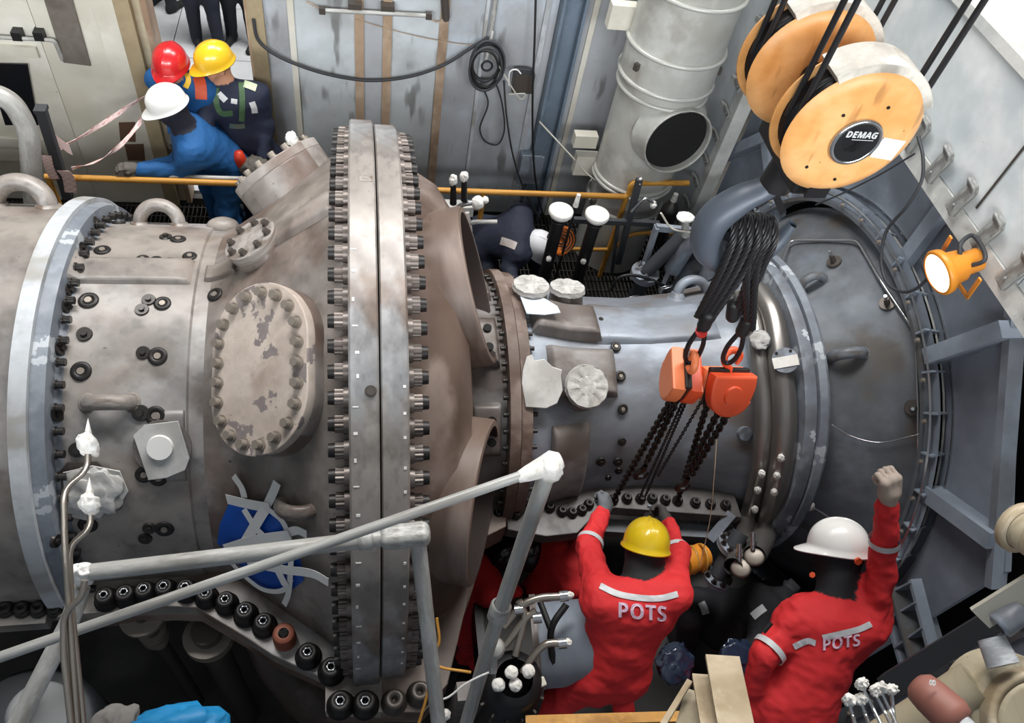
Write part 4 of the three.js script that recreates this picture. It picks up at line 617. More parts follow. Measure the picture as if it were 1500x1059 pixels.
{ // things fixed to the panelled wall
  const w = (x, y, z = -2.95) => onZ(x, y, z);
  const lt = thing('tube_lamp', 'unlit grey tube lamp on brackets high on the panelled wall', 'lamp');
  part(lt, 'tube', between(w(472, 15, -2.9), w(628, 23, -2.9), 0.018), M.galv); for (const [x, y] of [[472, 15], [628, 23]]) part(lt, 'end_cap', box(0.05, 0.05, 0.05, w(x, y, -2.9).toArray()), M.boltgrey); for (const [x, y] of [[520, 8], [568, 11]]) part(lt, 'bracket', box(0.11, 0.06, 0.09, w(x, y, -2.94).toArray()), M.boltgrey);
  part(lt, 'lead', cable([w(628, 25), w(640, 32), w(652, 28)], 0.006, 20), M.batten); part(lt, 'lead', cable([w(449, 2), w(460, 8), w(470, 14)], 0.006, 20), M.batten);
  solo('cable_gland', merge([between(w(651, -10), w(653, 26), 0.035), between(w(653, 26), w(654, 30), 0.025)]), M.boltgrey, 'small dark grey gland box on the wall batten', 'gland');
  solo('sagging_cable', cable([[371, 28], [378, 58], [400, 78], [450, 100], [500, 113], [545, 118], [600, 112], [650, 95], [690, 70], [715, 55]].map(([a, b]) => w(a, b, -2.93)), 0.014, 110), M.cablegrey, 'black cable sagging across the panelled wall', 'cable');
  solo('orange_wire', cable([[520, 28], [560, 40], [620, 55], [680, 65], [710, 66]].map(([a, b]) => w(a, b, -2.96)), 0.004, 50, 5), M.batten, 'thin tan wire across the panelled wall', 'wire');
  const coil = thing('cable_coil', 'hanging coil of black cable on the wall conduit', 'cable coil'), cc = w(711, 92, -2.9);
  for (let i = 0; i < 7; i++) part(coil, 'turn', tf(new THREE.TorusGeometry(0.14 + 0.012 * (i % 4), 0.011, 7, 44), [cc.x + rr(-0.02, 0.02), cc.y + rr(-0.02, 0.02), cc.z + 0.02 * i], [rr(-0.1, 0.1), rr(-0.15, 0.15), 0], [0.86, 1.22, 1]), i % 3 ? M.rubber : M.cablegrey);
  part(coil, 'hook', between(w(722, 45), w(712, 90, -2.86), 0.015), M.galv); part(coil, 'reel', tf(new THREE.TorusGeometry(0.045, 0.01, 8, 24), [cc.x, cc.y + 0.03, cc.z + 0.1]), M.rubber);
  part(coil, 'tail', cable([[705, 125], [715, 150], [703, 190], [712, 208], [728, 212], [738, 195], [735, 150], [722, 110]].map(([a, b]) => w(a, b, -2.93)), 0.008, 60), M.cablegrey); part(coil, 'tail', cable([[738, 118], [742, 170], [752, 230], [768, 278], [790, 320]].map(([a, b], i) => w(a, b, -2.93 + 0.12 * i)), 0.009, 60), M.rubber);
  solo('wall_conduit', between(w(727, -10, -2.96), w(719, 50, -2.96), 0.022), M.galv, 'short grey conduit above the cable coil', 'conduit');
  const jb = thing('junction_box', 'grey junction box with white cables beside the coil', 'junction box'); part(jb, 'box', rbox(0.19, 0.2, 0.1, 0.01, w(766, 119).toArray()), M.boltgrey); part(jb, 'lid', rbox(0.17, 0.06, 0.04, 0.006, w(766, 104, -2.9).toArray()), M.cablegrey); part(jb, 'cable', cable([[745, 125], [748, 104], [757, 102], [763, 108]].map(([a, b]) => w(a, b, -2.88)), 0.007, 24), M.white); part(jb, 'cable', cable([[722, 82], [740, 112], [764, 145], [770, 138], [745, 138]].map(([a, b]) => w(a, b, -2.88)), 0.007, 40), M.beige);
  solo('hanging_cable', cable([[785, -10], [783, 60], [780, 150], [782, 240], [788, 285], [800, 330]].map(([a, b], i) => w(a, b, -2.9 + 0.05 * i)), 0.01, 60), M.rubber, 'black cable hanging straight down beside the blue channel', 'cable');
  solo('pale_wire', cable([[790, 178], [815, 205], [840, 232], [862, 256], [890, 274], [912, 278]].map(([a, b], i) => w(a, b, -2.85 + 0.12 * i)), 0.008, 60), M.beige, 'pale wire running down to the yellow rail end', 'wire');
  const sb = thing('switch_box', 'dark grey switch box low on the wall behind the rail', 'switch box'); part(sb, 'box', rbox(0.24, 0.34, 0.12, 0.01, w(776, 245, -2.92).toArray()), M.plenum); part(sb, 'door', rbox(0.2, 0.29, 0.02, 0.006, w(776, 245, -2.85).toArray()), M.plenum);
}
{ // valves and stands behind the turbine
  const v = thing('instrument_valves', 'steel instrument tubes with white taped caps behind the great flange', 'valve'), q = (x, y, z = -1.62) => onZ(x, y, z);
  part(v, 'tube', pipe([q(655, 385), q(660, 325), q(672, 300), q(698, 296)], 0.022, 0.08), M.chrome); part(v, 'tube', pipe([q(664, 372), q(672, 335), q(690, 325), q(728, 325)], 0.02, 0.06), M.galv);
  part(v, 'cap', lumpy(0.055, 0.06, 0.055, q(700, 297).toArray(), 3, 0.1), M.tape, 'white taped cap'); part(v, 'cap', lumpy(0.03, 0.03, 0.03, q(711, 293).toArray(), 4), M.tape);
  for (const [x, y] of [[664, 264], [680, 259]]) { part(v, 'valve_body', between(q(x, y + 34), q(x, y + 8), 0.03, 0.022), M.iron); part(v, 'valve_cap', lumpy(0.035, 0.05, 0.035, q(x, y).toArray(), x), M.tape); }
  part(v, 'manifold', box(0.24, 0.1, 0.1, q(672, 305, -1.7).toArray()), M.galv); part(v, 'taped_lever', barBox(q(683, 312), q(688, 338), 0.03, 0.05), M.tape);
  for (const [x, y, l] of [[822, 309, 'first of two dark standpipes with white taped tops beside the crouching worker'], [875, 314, 'second of two dark standpipes with white taped tops near the rail end']]) {
    const o = thing('standpipe', l, 'standpipe', 'standpipes with white taped tops'), t = onZ(x, y, -1.5), b = V(t.x, -1.3, t.z); part(o, 'pipe', between(b, t, 0.055), M.rubber); part(o, 'taped_top', tf(lathe([[0, 0.02], [0.09, 0.018], [0.105, 0.008], [0.105, -0.02], [0.085, -0.05], [0.06, -0.06]], 28), t.toArray()), M.tape, 'white taped disc top'); part(o, 'collar', tf(new THREE.TorusGeometry(0.058, 0.012, 8, 24), [t.x, t.y - 0.1, t.z], [PI / 2, 0, 0]), M.iron);
    const k = V(t.x - 0.02, t.y - 0.5, t.z + 0.06); part(o, 'bolt_cap', lumpy(0.025, 0.03, 0.025, k.toArray(), x), M.tape);
  }
  const fw = thing('work_lamp', 'round orange work lamp with wire guard behind the standpipes', 'lamp'), fc = onZ(822, 352, -1.66); part(fw, 'body', tf(lathe([[0, -0.05], [0.1, -0.05], [0.13, 0.0], [0.135, 0.02], [0.11, 0.01], [0, -0.01]], 30), fc.toArray(), [1.1, 0, -0.2]), plain(0xd06a20, 0.5)); for (let i = 0; i < 5; i++) part(fw, 'guard_ring', tf(new THREE.TorusGeometry(0.03 + i * 0.026, 0.006, 6, 26), fc.toArray(), [1.1 + PI / 2, 0, -0.2]), M.rubber);
  { const r = thing('taped_rod', 'thin dark rod with white taped tip between the standpipes', 'rod'), a = onZ(843, 302, -1.6); part(r, 'tip', between(a, onZ(848, 285, -1.6), 0.024, 0.017, 12), M.tape, 'white taped tip'); part(r, 'stem', between(V(a.x, -0.75, a.z), a, 0.012), M.rubber); }
  solo('black_stand', merge([barBox(onZ(937, 262, -1.75), onZ(905, 385, -1.75), 0.05, 0.05), barBox(onZ(840, 322, -1.75), onZ(965, 328, -1.75), 0.04, 0.05), barBox(onZ(905, 330, -1.75), onZ(896, 400, -1.75), 0.03, 0.03)]), M.cablegrey, 'dark steel stand leaning at the rail end', 'stand');
  const hz = thing('swan_neck_tube', 'bent chrome tube with white cap at the rail end', 'tube'); part(hz, 'tube', pipe([onZ(925, 310, -1.7), onZ(945, 288, -1.7), onZ(960, 300, -1.7)], 0.014, 0.06), M.chrome); part(hz, 'cap', lumpy(0.03, 0.035, 0.03, onZ(957, 300, -1.7).toArray(), 8), M.tape); part(hz, 'cap', lumpy(0.025, 0.035, 0.025, onZ(937, 266, -1.75).toArray(), 9), M.tape);
  const gb = thing('gas_bottle', 'small black gas bottle behind the rail end', 'bottle'), gp = onZ(972, 330, -1.9); part(gb, 'body', tf(lathe([[0, 0.32], [0.03, 0.3], [0.075, 0.22], [0.08, 0.18], [0.08, -0.2], [0, -0.21]], 26), gp.toArray()), M.blackbolt); part(gb, 'neck', tf(new THREE.CylinderGeometry(0.022, 0.03, 0.08, 14), [gp.x, gp.y + 0.34, gp.z]), M.galv);
  // angled frame and flanged pipes at the far side of the casing
  const fr = thing('pipe_frame', 'grey steel frame of angle posts behind the casing lug', 'frame'), z = -1.35; part(fr, 'post', barBox(onZ(962, 332, z), onZ(930, 430, z), 0.07, 0.03), M.steel); part(fr, 'post', barBox(onZ(1004, 345, z), onZ(968, 430, z), 0.08, 0.03), M.steel); part(fr, 'cross_bar', barBox(onZ(960, 333, z), onZ(1010, 338, z), 0.04, 0.06), M.steel);
  const fp = thing('flanged_pipe', 'dark flanged pipe with bright bolts behind the turbine casing', 'pipe'), A = onZ(1000, 345, -1.25), B = onZ(945, 400, -1.2), Cc = onZ(925, 450, -1.2); part(fp, 'pipe', pipe([A, B, Cc], 0.06, 0.05, 40, 18), M.cablegrey); for (const k of [0, 0.05]) part(fp, 'flange', along(tf(new THREE.CylinderGeometry(0.125, 0.125, 0.035, 30), [0, 0, 0]), B.clone().lerp(Cc, k), Cc), M.steel);
  for (let i = 0; i < 9; i++) { const a = i / 9 * 2 * PI; part(fp, 'bolt', along(tf(hexBolt(0.014, 0.02), [0.1 * Math.cos(a), 0.016, 0.1 * Math.sin(a)]), B, A), M.chrome); }
  const el = thing('grey_elbow', 'smooth grey pipe elbow with taped cap behind the slings', 'pipe'); part(el, 'pipe', pipe([onZ(985, 395, -1.2), onZ(1010, 352, -1.2), onZ(1050, 362, -1.1), onZ(1068, 410, -1.0)], 0.075, 0.16, 50, 18), M.steel); part(el, 'pipe_branch', pipe([onZ(985, 430, -1.15), onZ(1015, 390, -1.15), onZ(1055, 385, -1.05)], 0.06, 0.1, 40, 16), M.dark); part(el, 'taped_cap', lumpy(0.075, 0.03, 0.06, onZ(1004, 318, -1.2).toArray(), 12, 0.12), M.tape); part(el, 'cap_stem', between(onZ(1004, 345, -1.2), onZ(1004, 320, -1.2), 0.035, 0.03), M.galv);
  solo('taped_block', rbox(0.12, 0.12, 0.08, 0.012, onZ(1048, 331, -1.3).toArray()), M.tape, 'white taped block beside the hook', 'cap');
  solo('thin_hose', cable([[968, 312], [985, 335], [1010, 340], [1030, 345], [1055, 342]].map(([a, b]) => onZ(a, b, -1.15)), 0.008, 40), M.beige, 'thin pale hose over the grey elbow', 'hose');
  for (const [x, y, r, l] of [[926, 436, 0.06, 'thin chrome wire hoop beside the taped nozzles'], [975, 421, 0.06, 'thin chrome wire hoop under the frame']]) solo('wire_hoop', tf(new THREE.TorusGeometry(r, 0.006, 6, 30), onZ(x, y, -1.0).toArray(), [0.8, 0.3, 0]), M.chrome, l, 'hoop');
  solo('black_hose', cable([[895, 425], [905, 408], [920, 403], [950, 408], [975, 420]].map(([a, b]) => onZ(a, b, -1.1)), 0.014, 40), M.rubber, 'black hose curving behind the turbine casing', 'hose');
}
{ // film, tape and tubes on the combustor casing
  const on = (px, py, up) => { const p = onTurned(px, py, CASE.map(([x, r]) => [x, r + up])); return onShell(p.x, thOf(p), Math.hypot(p.y, p.z)); };
  const f1 = thing('taped_port', 'round port under a square of clear film with pale disc', 'film cover'); place(part(f1, 'port_ring', merge([tf(new THREE.CylinderGeometry(0.15, 0.15, 0.012, 36))]), worn({ base: 0x6f6864, stain: 0x554d48, size: 0.5, sd: 93, N: 256 })), on(238, 655, 0.018));
  place(part(f1, 'film', tf(extr(polyShape([[-0.09, -0.15], [0.0, -0.15], [0.1, -0.12], [0.13, -0.06], [0.1, 0.15], [-0.07, 0.15], [-0.13, 0.1]]), 0.004, 0.003), [0, 0, 0], [-PI / 2, 0.0, 0.1]), M.film), on(238, 660, 0.034)); place(part(f1, 'disc', tf(new THREE.CylinderGeometry(0.065, 0.07, 0.02, 30), [0, 0, 0]), M.white), on(234, 656, 0.052));
  const f2 = thing('taped_bag', 'crumpled translucent film bag taped to the casing behind steel tubes', 'film cover'); place(part(f2, 'film', lumpy(0.145, 0.035, 0.15, [0, 0, 0], 5, 0.35), M.film), on(137, 722, 0.03)); place(part(f2, 'film_flap', tf(extr(polyShape([[-0.16, -0.12], [-0.05, -0.16], [0.1, -0.1], [0.16, 0.0], [0.13, 0.12], [0.0, 0.16], [-0.14, 0.13]]), 0.004, 0.003), [0, 0, 0], [-PI / 2, 0.05, 0]), M.film), on(140, 722, 0.025)); place(part(f2, 'dark_backing', tf(new THREE.CylinderGeometry(0.17, 0.17, 0.01, 7)), M.boltgrey), on(125, 715, 0.008));
  // blue sheet over the open oval port
  const bs = thing('blue_sheet', 'blue plastic sheet with white tape strips over the lower oval opening', 'plastic sheet');
  const lay = (x, y, up) => onTurned(x, y, CASE.map(([c, r]) => [c, r + up])), rim = [[335, 738], [365, 740], [395, 745], [413, 760], [421, 776], [426, 800], [440, 820], [445, 850], [430, 862], [415, 868], [385, 862], [360, 845], [342, 812], [318, 796], [322, 768]], mid = [380, 803], pos = [], idx = [], RN = 8;
  for (let k = 0; k <= RN; k++) rim.forEach(([x, y], j) => { const t = k / RN, px = mix(mid[0], x, t), py = mix(mid[1], y, t), p = lay(px, py, 0.012 + 0.035 * (1 - t * t) + 0.012 * perl.noise(px * 0.07, py * 0.07, 2)); pos.push(p.x, p.y, p.z); });
  for (let k = 0; k < RN; k++) for (let j = 0; j < rim.length; j++) { const n = rim.length, A = k * n + j, B = k * n + (j + 1) % n; idx.push(A, B, A + n, B, B + n, A + n); }
  const g = new THREE.BufferGeometry(); g.setAttribute('position', new THREE.Float32BufferAttribute(pos, 3)); g.setIndex(idx); g.computeVertexNormals(); part(bs, 'sheet', g, M.bluefilm);
  const nrm = V(-0.6, 0.8 * Math.sin(rad(27)), 0.8 * Math.cos(rad(27))); nrm.flat = true;
  const strip = (pts, w, up = 0.058) => part(bs, 'tape_strip', ribbon(pts.map(([x, y]) => lay(x, y, up)), w, nrm, 0.003, 24), M.white, 'white tape');
  strip([[342, 697], [354, 715], [358, 729]], 0.045, 0.04); strip([[406, 707], [398, 726], [388, 746]], 0.05, 0.045); strip([[332, 731], [362, 738], [395, 744]], 0.06); strip([[388, 746], [374, 769], [358, 796]], 0.06, 0.064); strip([[357, 746], [376, 775], [393, 792]], 0.045, 0.061); strip([[393, 746], [413, 763], [423, 786], [426, 809], [425, 845], [422, 871], [416, 886]], 0.036, 0.052); strip([[422, 780], [436, 777], [449, 783]], 0.05, 0.05); strip([[331, 806], [376, 793], [425, 786]], 0.075, 0.067); strip([[362, 824], [413, 834], [459, 841], [481, 853]], 0.055, 0.06); strip([[337, 823], [357, 843], [382, 862], [413, 865], [427, 848]], 0.03, 0.05); strip([[398, 815], [408, 838], [418, 858]], 0.05, 0.07);
  // small taped stud on the upper oval cover
  solo('taped_stud', lumpy(0.035, 0.045, 0.035, U(427, 203, 4.55).toArray(), 21), M.tape, 'small white taped stud on top of the upper cover', 'cap');
}
{ // near steel tubes and scaffold pipes
  const tb = thing('sampling_tubes', 'three upright steel tubes with white taped tips', 'tubes'), t = 2.55;
  part(tb, 'tube', pipe([[129, 655], [128, 688], [93, 716], [95, 800], [114, 1080]].map(([a, b]) => U(a, b, t)), 0.0105, 0.05, 70), M.tubing); part(tb, 'tube', pipe([[133, 745], [132, 774], [101, 800], [104, 880], [124, 1080]].map(([a, b]) => U(a, b, t + 0.02)), 0.0105, 0.05, 70), M.tubing); part(tb, 'tube', pipe([[124, 850], [120, 874], [93, 900], [93, 960], [106, 1080]].map(([a, b]) => U(a, b, t - 0.02)), 0.0105, 0.04, 70), M.tubing); part(tb, 'tube', pipe([[98, 905], [116, 1080]].map(([a, b]) => U(a, b, t + 0.03)), 0.0105, 0.04, 30), M.tubing);
  for (const [x, y, h] of [[129, 652, 0.062], [131, 738, 0.055]]) part(tb, 'taped_tip', merge([lumpy(0.032, h, 0.03, U(x, y, t).toArray(), x, 0.25), along(tf(new THREE.ConeGeometry(0.018, 0.08, 8), [0, 0.02, 0]), U(x, y - 14, t), U(x, y - 40, t))]), M.tape, 'white taped tip');
  const sp = thing('handrail_pipe', 'thin grey rail pipe with white taped elbow slanting over the turbine', 'pipe'), e0 = U(-30, 973, 2.7), e1 = U(783, 690, 2.85), e2 = U(806, 680, 2.87), dn = e2.clone().add(V(0, -0.95, 0));
  part(sp, 'rail', between(e0, e1, 0.0195), M.galv); part(sp, 'post', pipe([e2, U(722, 925, 3.45), U(680, 1070, 3.9)], 0.033, 0.3, 40, 16), M.galv); part(sp, 'taped_elbow', merge([along(tf(lathe([[0.02, -0.02], [0.03, 0.02], [0.042, 0.09], [0.05, 0.13], [0.03, 0.16], [0, 0.165]], 18), [0, 0, 0]), U(765, 697, 2.85), e2), lumpy(0.05, 0.055, 0.05, U(806, 686, 2.87).toArray(), 6, 0.2)]), M.tape, 'white taped elbow');
  part(sp, 'coupling', along(tf(lathe([[0.036, 0], [0.048, 0.01], [0.048, 0.09], [0.036, 0.1]], 18), [0, 0, 0]), U(735, 885, 3.35), U(722, 925, 3.45)), M.galv);
  const th = thing('scaffold_pipe', 'thick grey pipe with film-wrapped elbow in front of the great flange', 'pipe'), a = U(135, 838, 2.95), b = U(560, 788, 3.02);
  part(th, 'pipe', between(a, b, 0.033, 0.033, 18), M.galv); part(th, 'end_tape', lumpy(0.042, 0.06, 0.04, U(122, 842, 2.95).toArray(), 14, 0.25), M.white, 'white taped end'); part(th, 'coupling', along(tf(lathe([[0.034, 0], [0.04, 0.005], [0.04, 0.05], [0.034, 0.055]], 18), [0, 0, 0]), U(525, 792, 3.0), b), M.galv);
  part(th, 'wrapped_elbow', along(rbox(0.085, 0.2, 0.09, 0.03, [0, 0.09, 0]), b, U(620, 782, 3.03)), M.galv); part(th, 'post', between(U(612, 790, 3.04), U(644, 1075, 3.3), 0.032, 0.032, 16), M.galv);
  part(th, 'lower_leg', pipe([U(118, 860, 2.97), U(105, 905, 2.97), U(18, 1075, 2.9)], 0.036, 0.05, 30, 16), M.galv);
}
{ // pit below the combustor casing
  const c1 = thing('pit_coupling', 'steel pipe with ribbed coupling hanging below the split flange', 'pipe'), q = (x, y, z = 1.75) => onZ(x, y, z);
  const P = V(onY(213, 935, -0.3).x, -0.22, 1.42), up = (dy) => V(P.x, P.y + dy, P.z);
  part(c1, 'pipe', between(up(0.1), up(-1.9), 0.05), M.boltgrey); for (const [dy, r, h] of [[0.06, 0.13, 0.03], [0.0, 0.08, 0.05], [-0.22, 0.085, 0.05], [-0.3, 0.085, 0.05], [-0.38, 0.06, 0.06]]) part(c1, 'collar', tf(new THREE.CylinderGeometry(r, r, h, 22), [P.x, P.y + dy, P.z]), M.boltlight);
  const c2 = thing('pit_flanged_pipe', 'dark pipe with double flange below the split flange', 'pipe'), Q = V(onY(300, 950, -0.3).x, -0.36, 1.5); part(c2, 'pipe', between(V(Q.x, Q.y + 0.1, Q.z), V(Q.x, -2.4, Q.z), 0.09, 0.09, 20), M.boltgrey); for (const dy of [0, -0.05]) part(c2, 'flange', tf(new THREE.CylinderGeometry(0.15, 0.15, 0.03, 28), [Q.x, Q.y + dy, Q.z]), M.boltlight);
  const c3 = thing('pit_elbow', 'large dark brown pipe elbow under the sloping flange', 'pipe'); part(c3, 'pipe', pipe([V(-0.72, -0.3, 1.3), V(-0.72, -0.75, 1.5), V(-0.45, -1.1, 1.8), V(-0.1, -1.2, 1.9)], 0.15, 0.35, 40, 22), worn({ base: 0x4a3f3a, stain: 0x33291f, pale: 0x5d524c, size: 1, sd: 95, N: 256 })); part(c3, 'weld', tf(new THREE.TorusGeometry(0.152, 0.012, 8, 30), [-0.72, -0.6, 1.43], [1.3, 0, 0]), M.boltgrey);
  solo('grey_disc', along(tf(lathe([[0, 0.04], [0.1, 0.035], [0.12, 0.0], [0.11, -0.05], [0, -0.05]], 30)), U(60, 1045, 3.0), U(95, 1000, 2.6)), plain(0x7d7f80, 0.6), 'pale grey round cap beside the leg of the thick pipe', 'cap');
  solo('blue_sheet', lumpy(0.2, 0.09, 0.12, U(262, 1072, 3.3).toArray(), 31, 0.3), plain(0x1f87c0, 0.5), 'light blue folded sheet below the casing', 'plastic sheet'); solo('grey_rag', lumpy(0.1, 0.06, 0.09, U(170, 1065, 3.3).toArray(), 33, 0.3), plain(0x6f6c68, 0.8), 'grey rag beside the light blue sheet', 'rag');
  solo('pit_vessel', tf(lathe([[0, 0.3], [0.35, 0.28], [0.4, 0.2], [0.4, -1.6], [0, -1.6]], 30), [-2.0, -0.6, 2.0]), plain(0x22262a, 0.6), 'dark round vessel in the pit below the compressor casing', 'vessel');
}
{ // pump corner in front of the open ports
  const z = 1.9, q = (x, y, zz = z) => onZ(x, y, zz);
  const bt = thing('bent_tubes', 'bent steel tubes with end fittings beside the grey drum', 'tubes');
  const tubes = [[[738, 918], [765, 885], [790, 875], [832, 873]], [[740, 945], [770, 905], [785, 895]], [[765, 985], [785, 955], [800, 942], [830, 941]], [[755, 960], [770, 900], [760, 880]]];
  for (const t of tubes) { const p = t.map(([a, b]) => U(a, b, 4.1)); part(bt, 'tube', pipe(p, 0.02, 0.06, 40), M.tubing); }
  for (const [x, y] of [[826, 873], [824, 942], [760, 893], [787, 905]]) part(bt, 'fitting', along(tf(new THREE.CylinderGeometry(0.03, 0.03, 0.045, 6)), U(x, y, 4.1), U(x + 20, y - 2, 4.1)), M.chrome); for (const [x, y] of [[834, 872], [831, 941]]) part(bt, 'tip', lumpy(0.026, 0.02, 0.02, U(x, y, 4.1).toArray(), x, 0.2), M.tape);
  const dr = thing('grey_drum', 'grey cylindrical drum behind the kneeling worker', 'drum'), da = U(790, 945, 4.5), db = U(900, 935, 4.5); part(dr, 'shell', between(da, db, 0.24, 0.24, 36), M.plenum); part(dr, 'end_flange', between(da.clone().lerp(db, -0.08), da, 0.29, 0.29, 36), M.steelbrown); part(dr, 'strap', cable([U(830, 885, 4.25), U(808, 920, 4.22), U(812, 985, 4.3)], 0.02, 20), M.rubber); part(dr, 'strap', cable([U(790, 878, 4.3), U(806, 920, 4.22)], 0.018, 20), M.rubber);
  const vt = thing('valve_taped', 'grey taped valve cap on the slanting post', 'valve'); part(vt, 'cap', along(tf(lathe([[0, 0.05], [0.035, 0.05], [0.05, 0.03], [0.05, -0.02], [0.03, -0.05], [0, -0.05]], 24)), U(724, 950, 3.6), U(726, 940, 3.3)), M.galv); part(vt, 'stem', between(U(722, 925, 3.62), U(721, 985, 3.62), 0.03, 0.022), M.galv);
  const mf = thing('ribbed_manifold', 'dark ribbed cone with four white capped studs', 'manifold'), mc = U(745, 1010, 4.2); part(mf, 'cone', tf(lathe([[0.1, 0.22], [0.15, 0.2], [0.17, 0.1], [0.2, -0.3], [0.26, -1.0]], 30), mc.toArray()), M.iron);
  for (let i = 0; i < 14; i++) { const a = i / 14 * 2 * PI; part(mf, 'rib', barBox(V(mc.x + 0.175 * Math.cos(a), mc.y + 0.08, mc.z + 0.175 * Math.sin(a)), V(mc.x + 0.235 * Math.cos(a), mc.y - 0.7, mc.z + 0.235 * Math.sin(a)), 0.012, 0.03), M.boltgrey); }
  for (const [x, y] of [[730, 1003], [749, 985], [755, 1003], [774, 983]]) part(mf, 'white_stud', lumpy(0.035, 0.032, 0.035, U(x, y, 3.95).toArray(), x, 0.15), M.tape); solo('white_stud', lumpy(0.028, 0.03, 0.028, U(652, 1047, 3.7).toArray(), 5, 0.15), M.tape, 'single white taped stud at the foot of the thick post', 'cap');
  solo('clamp_plate', rbox(0.05, 0.2, 0.05, 0.01, U(790, 1000, 4.15).toArray(), [0.2, 0.3, 0.1]), M.beige, 'small beige clamp plate beside the ribbed cone', 'plate');
  solo('white_wire', cable([[636, 1026], [655, 1022], [680, 1003], [700, 992], [716, 985]].map(([a, b]) => U(a, b, 3.4)), 0.005, 40, 5), M.white, 'thin white wire between the two posts', 'wire'); solo('yellow_hose', cable([[640, 905], [642, 945], [625, 960], [640, 975], [690, 985]].map(([a, b]) => U(a, b, 3.6)), 0.007, 50, 6), M.rail, 'thin yellow hose behind the thick post', 'hose'); solo('yellow_hose', cable([[630, 990], [625, 1020], [612, 1065]].map(([a, b]) => U(a, b, 3.4)), 0.007, 30, 6), M.rail, 'thin yellow hose end below the white wire', 'hose');
  solo('brown_bracket', box(0.25, 0.9, 0.1, U(690, 1040, 4.6).toArray()), M.steelbrown, 'dark brown plate behind the two posts', 'plate');
}
{ // tubes, caps and valve at the exhaust end of the turbine casing
  const R = (x, y, r) => onTurned(x, y, turbineBits.TB.map(([a, b]) => [a, b + r])) || U(x, y, 4.8);
  const ot = thing('outer_tubes', 'pair of polished round tubes bent round the casing end', 'tubes');
  part(ot, 'tube', taperTube([[1085, 432], [1103, 470], [1113, 540], [1119, 620], [1112, 690], [1096, 760], [1074, 830]].map(([a, b]) => R(a, b, 0.12)), [0.062, 0.062, 0.064, 0.064, 0.062, 0.06, 0.058], 70, 20), M.bigtube);
  part(ot, 'tube', taperTube([[1108, 425], [1130, 460], [1143, 540], [1149, 620], [1141, 700], [1124, 770], [1105, 815]].map(([a, b]) => R(a, b, 0.15)), [0.075, 0.08, 0.085, 0.085, 0.085, 0.08, 0.07], 70, 22), M.bigtube);
  for (const [x, y, r, up, m, l] of [[1113, 498, 0.068, 0.23, M.clear, 'round flange wrapped in clear film on the polished tube'], [1150, 528, 0.085, 0.26, M.bandwhite, 'round steel plate with white tape band beside the end flange']]) {
    const p = R(x, y, up), o = thing('tube_flange', l, 'flange'), n = EYE.clone().sub(p).normalize().add(V(0, 0.4, 0)).normalize(); const mm = new THREE.Matrix4().makeRotationFromQuaternion(new THREE.Quaternion().setFromUnitVectors(V(0, 1, 0), n)).setPosition(p);
    place(part(o, 'disc', tf(new THREE.CylinderGeometry(r, r, 0.018, 36)), M.steel), mm); place(part(o, 'neck', tf(new THREE.CylinderGeometry(r * 0.5, r * 0.5, 0.12, 20), [0, -0.06, 0]), M.bigtube), mm);
    if (m === M.clear) place(part(o, 'film', lumpy(r * 0.95, 0.02, r * 0.95, [0, 0.012, 0], 7, 0.3), M.film), mm); else { place(part(o, 'tape_band', box(r * 1.9, 0.006, r * 0.85, [0, 0.012, 0.01]), M.tape), mm); for (const s of [-1, 1]) place(part(o, 'hole', tf(new THREE.CylinderGeometry(0.01, 0.01, 0.006, 12), [s * 0.045, 0.01, -0.055]), M.hole), mm); }
  }
  const caps = [[1144, 671], [1116, 694], [1138, 697], [1110, 718], [1134, 721], [1106, 746]], words = ['top', 'upper inner', 'upper outer', 'middle inner', 'middle outer', 'lowest'];
  caps.forEach(([x, y], i) => { const p = R(x, y, 0.24), o = thing('taped_nipple', `${words[i]} white taped nipple of the six on the polished tubes`, 'cap', 'white taped nipples on the tubes'); part(o, 'cap', lumpy(0.024, 0.036, 0.024, p.toArray(), i + 2, 0.2, [0, 0, 0.4]), M.tape); part(o, 'stem', between(p, R(x - 1, y, 0.14), 0.01), M.chrome); });
  [[1154, 721, 'taped joint ball of the thin tube against the end flange'], [1186, 741, 'taped joint ball of the thin tube above the white helmet']].forEach(([x, y, l], i) => solo('taped_joint', lumpy(0.034, 0.036, 0.034, onX(x, y, 2.95).toArray(), i + 40, 0.2), M.tape, l, 'cap', 'taped joints of the thin tube'));
  solo('thin_tube', pipe([[1154, 721], [1170, 728], [1186, 741], [1205, 752], [1230, 768]].map(([a, b]) => onX(a, b, 2.96)), 0.008, 0.03, 40, 8), M.chrome, 'thin chrome tube linking two taped joints', 'tube');
  // valve at the foot of the tubes
  const v = thing('flanged_valve', 'dark flanged valve with chrome stems at the foot of the tubes', 'valve'), q = (x, y, t = 5.0) => U(x, y, t);
  for (const [x, y, dx, dy] of [[1050, 845, 16, -22], [1072, 800, 20, -25]]) { const p = q(x, y), e = q(x + dx, y + dy, 4.9); part(v, 'flange', along(tf(new THREE.CylinderGeometry(0.1, 0.1, 0.035, 30)), p, e), M.steel); for (let i = 0; i < 8; i++) { const a = i / 8 * 2 * PI; part(v, 'bolt', along(tf(hexBolt(0.015, 0.03), [0.078 * Math.cos(a), 0.015, 0.078 * Math.sin(a)]), p, e), M.nut); } }
  part(v, 'body', between(q(1050, 845), q(1085, 780), 0.055, 0.055, 20), M.cablegrey);
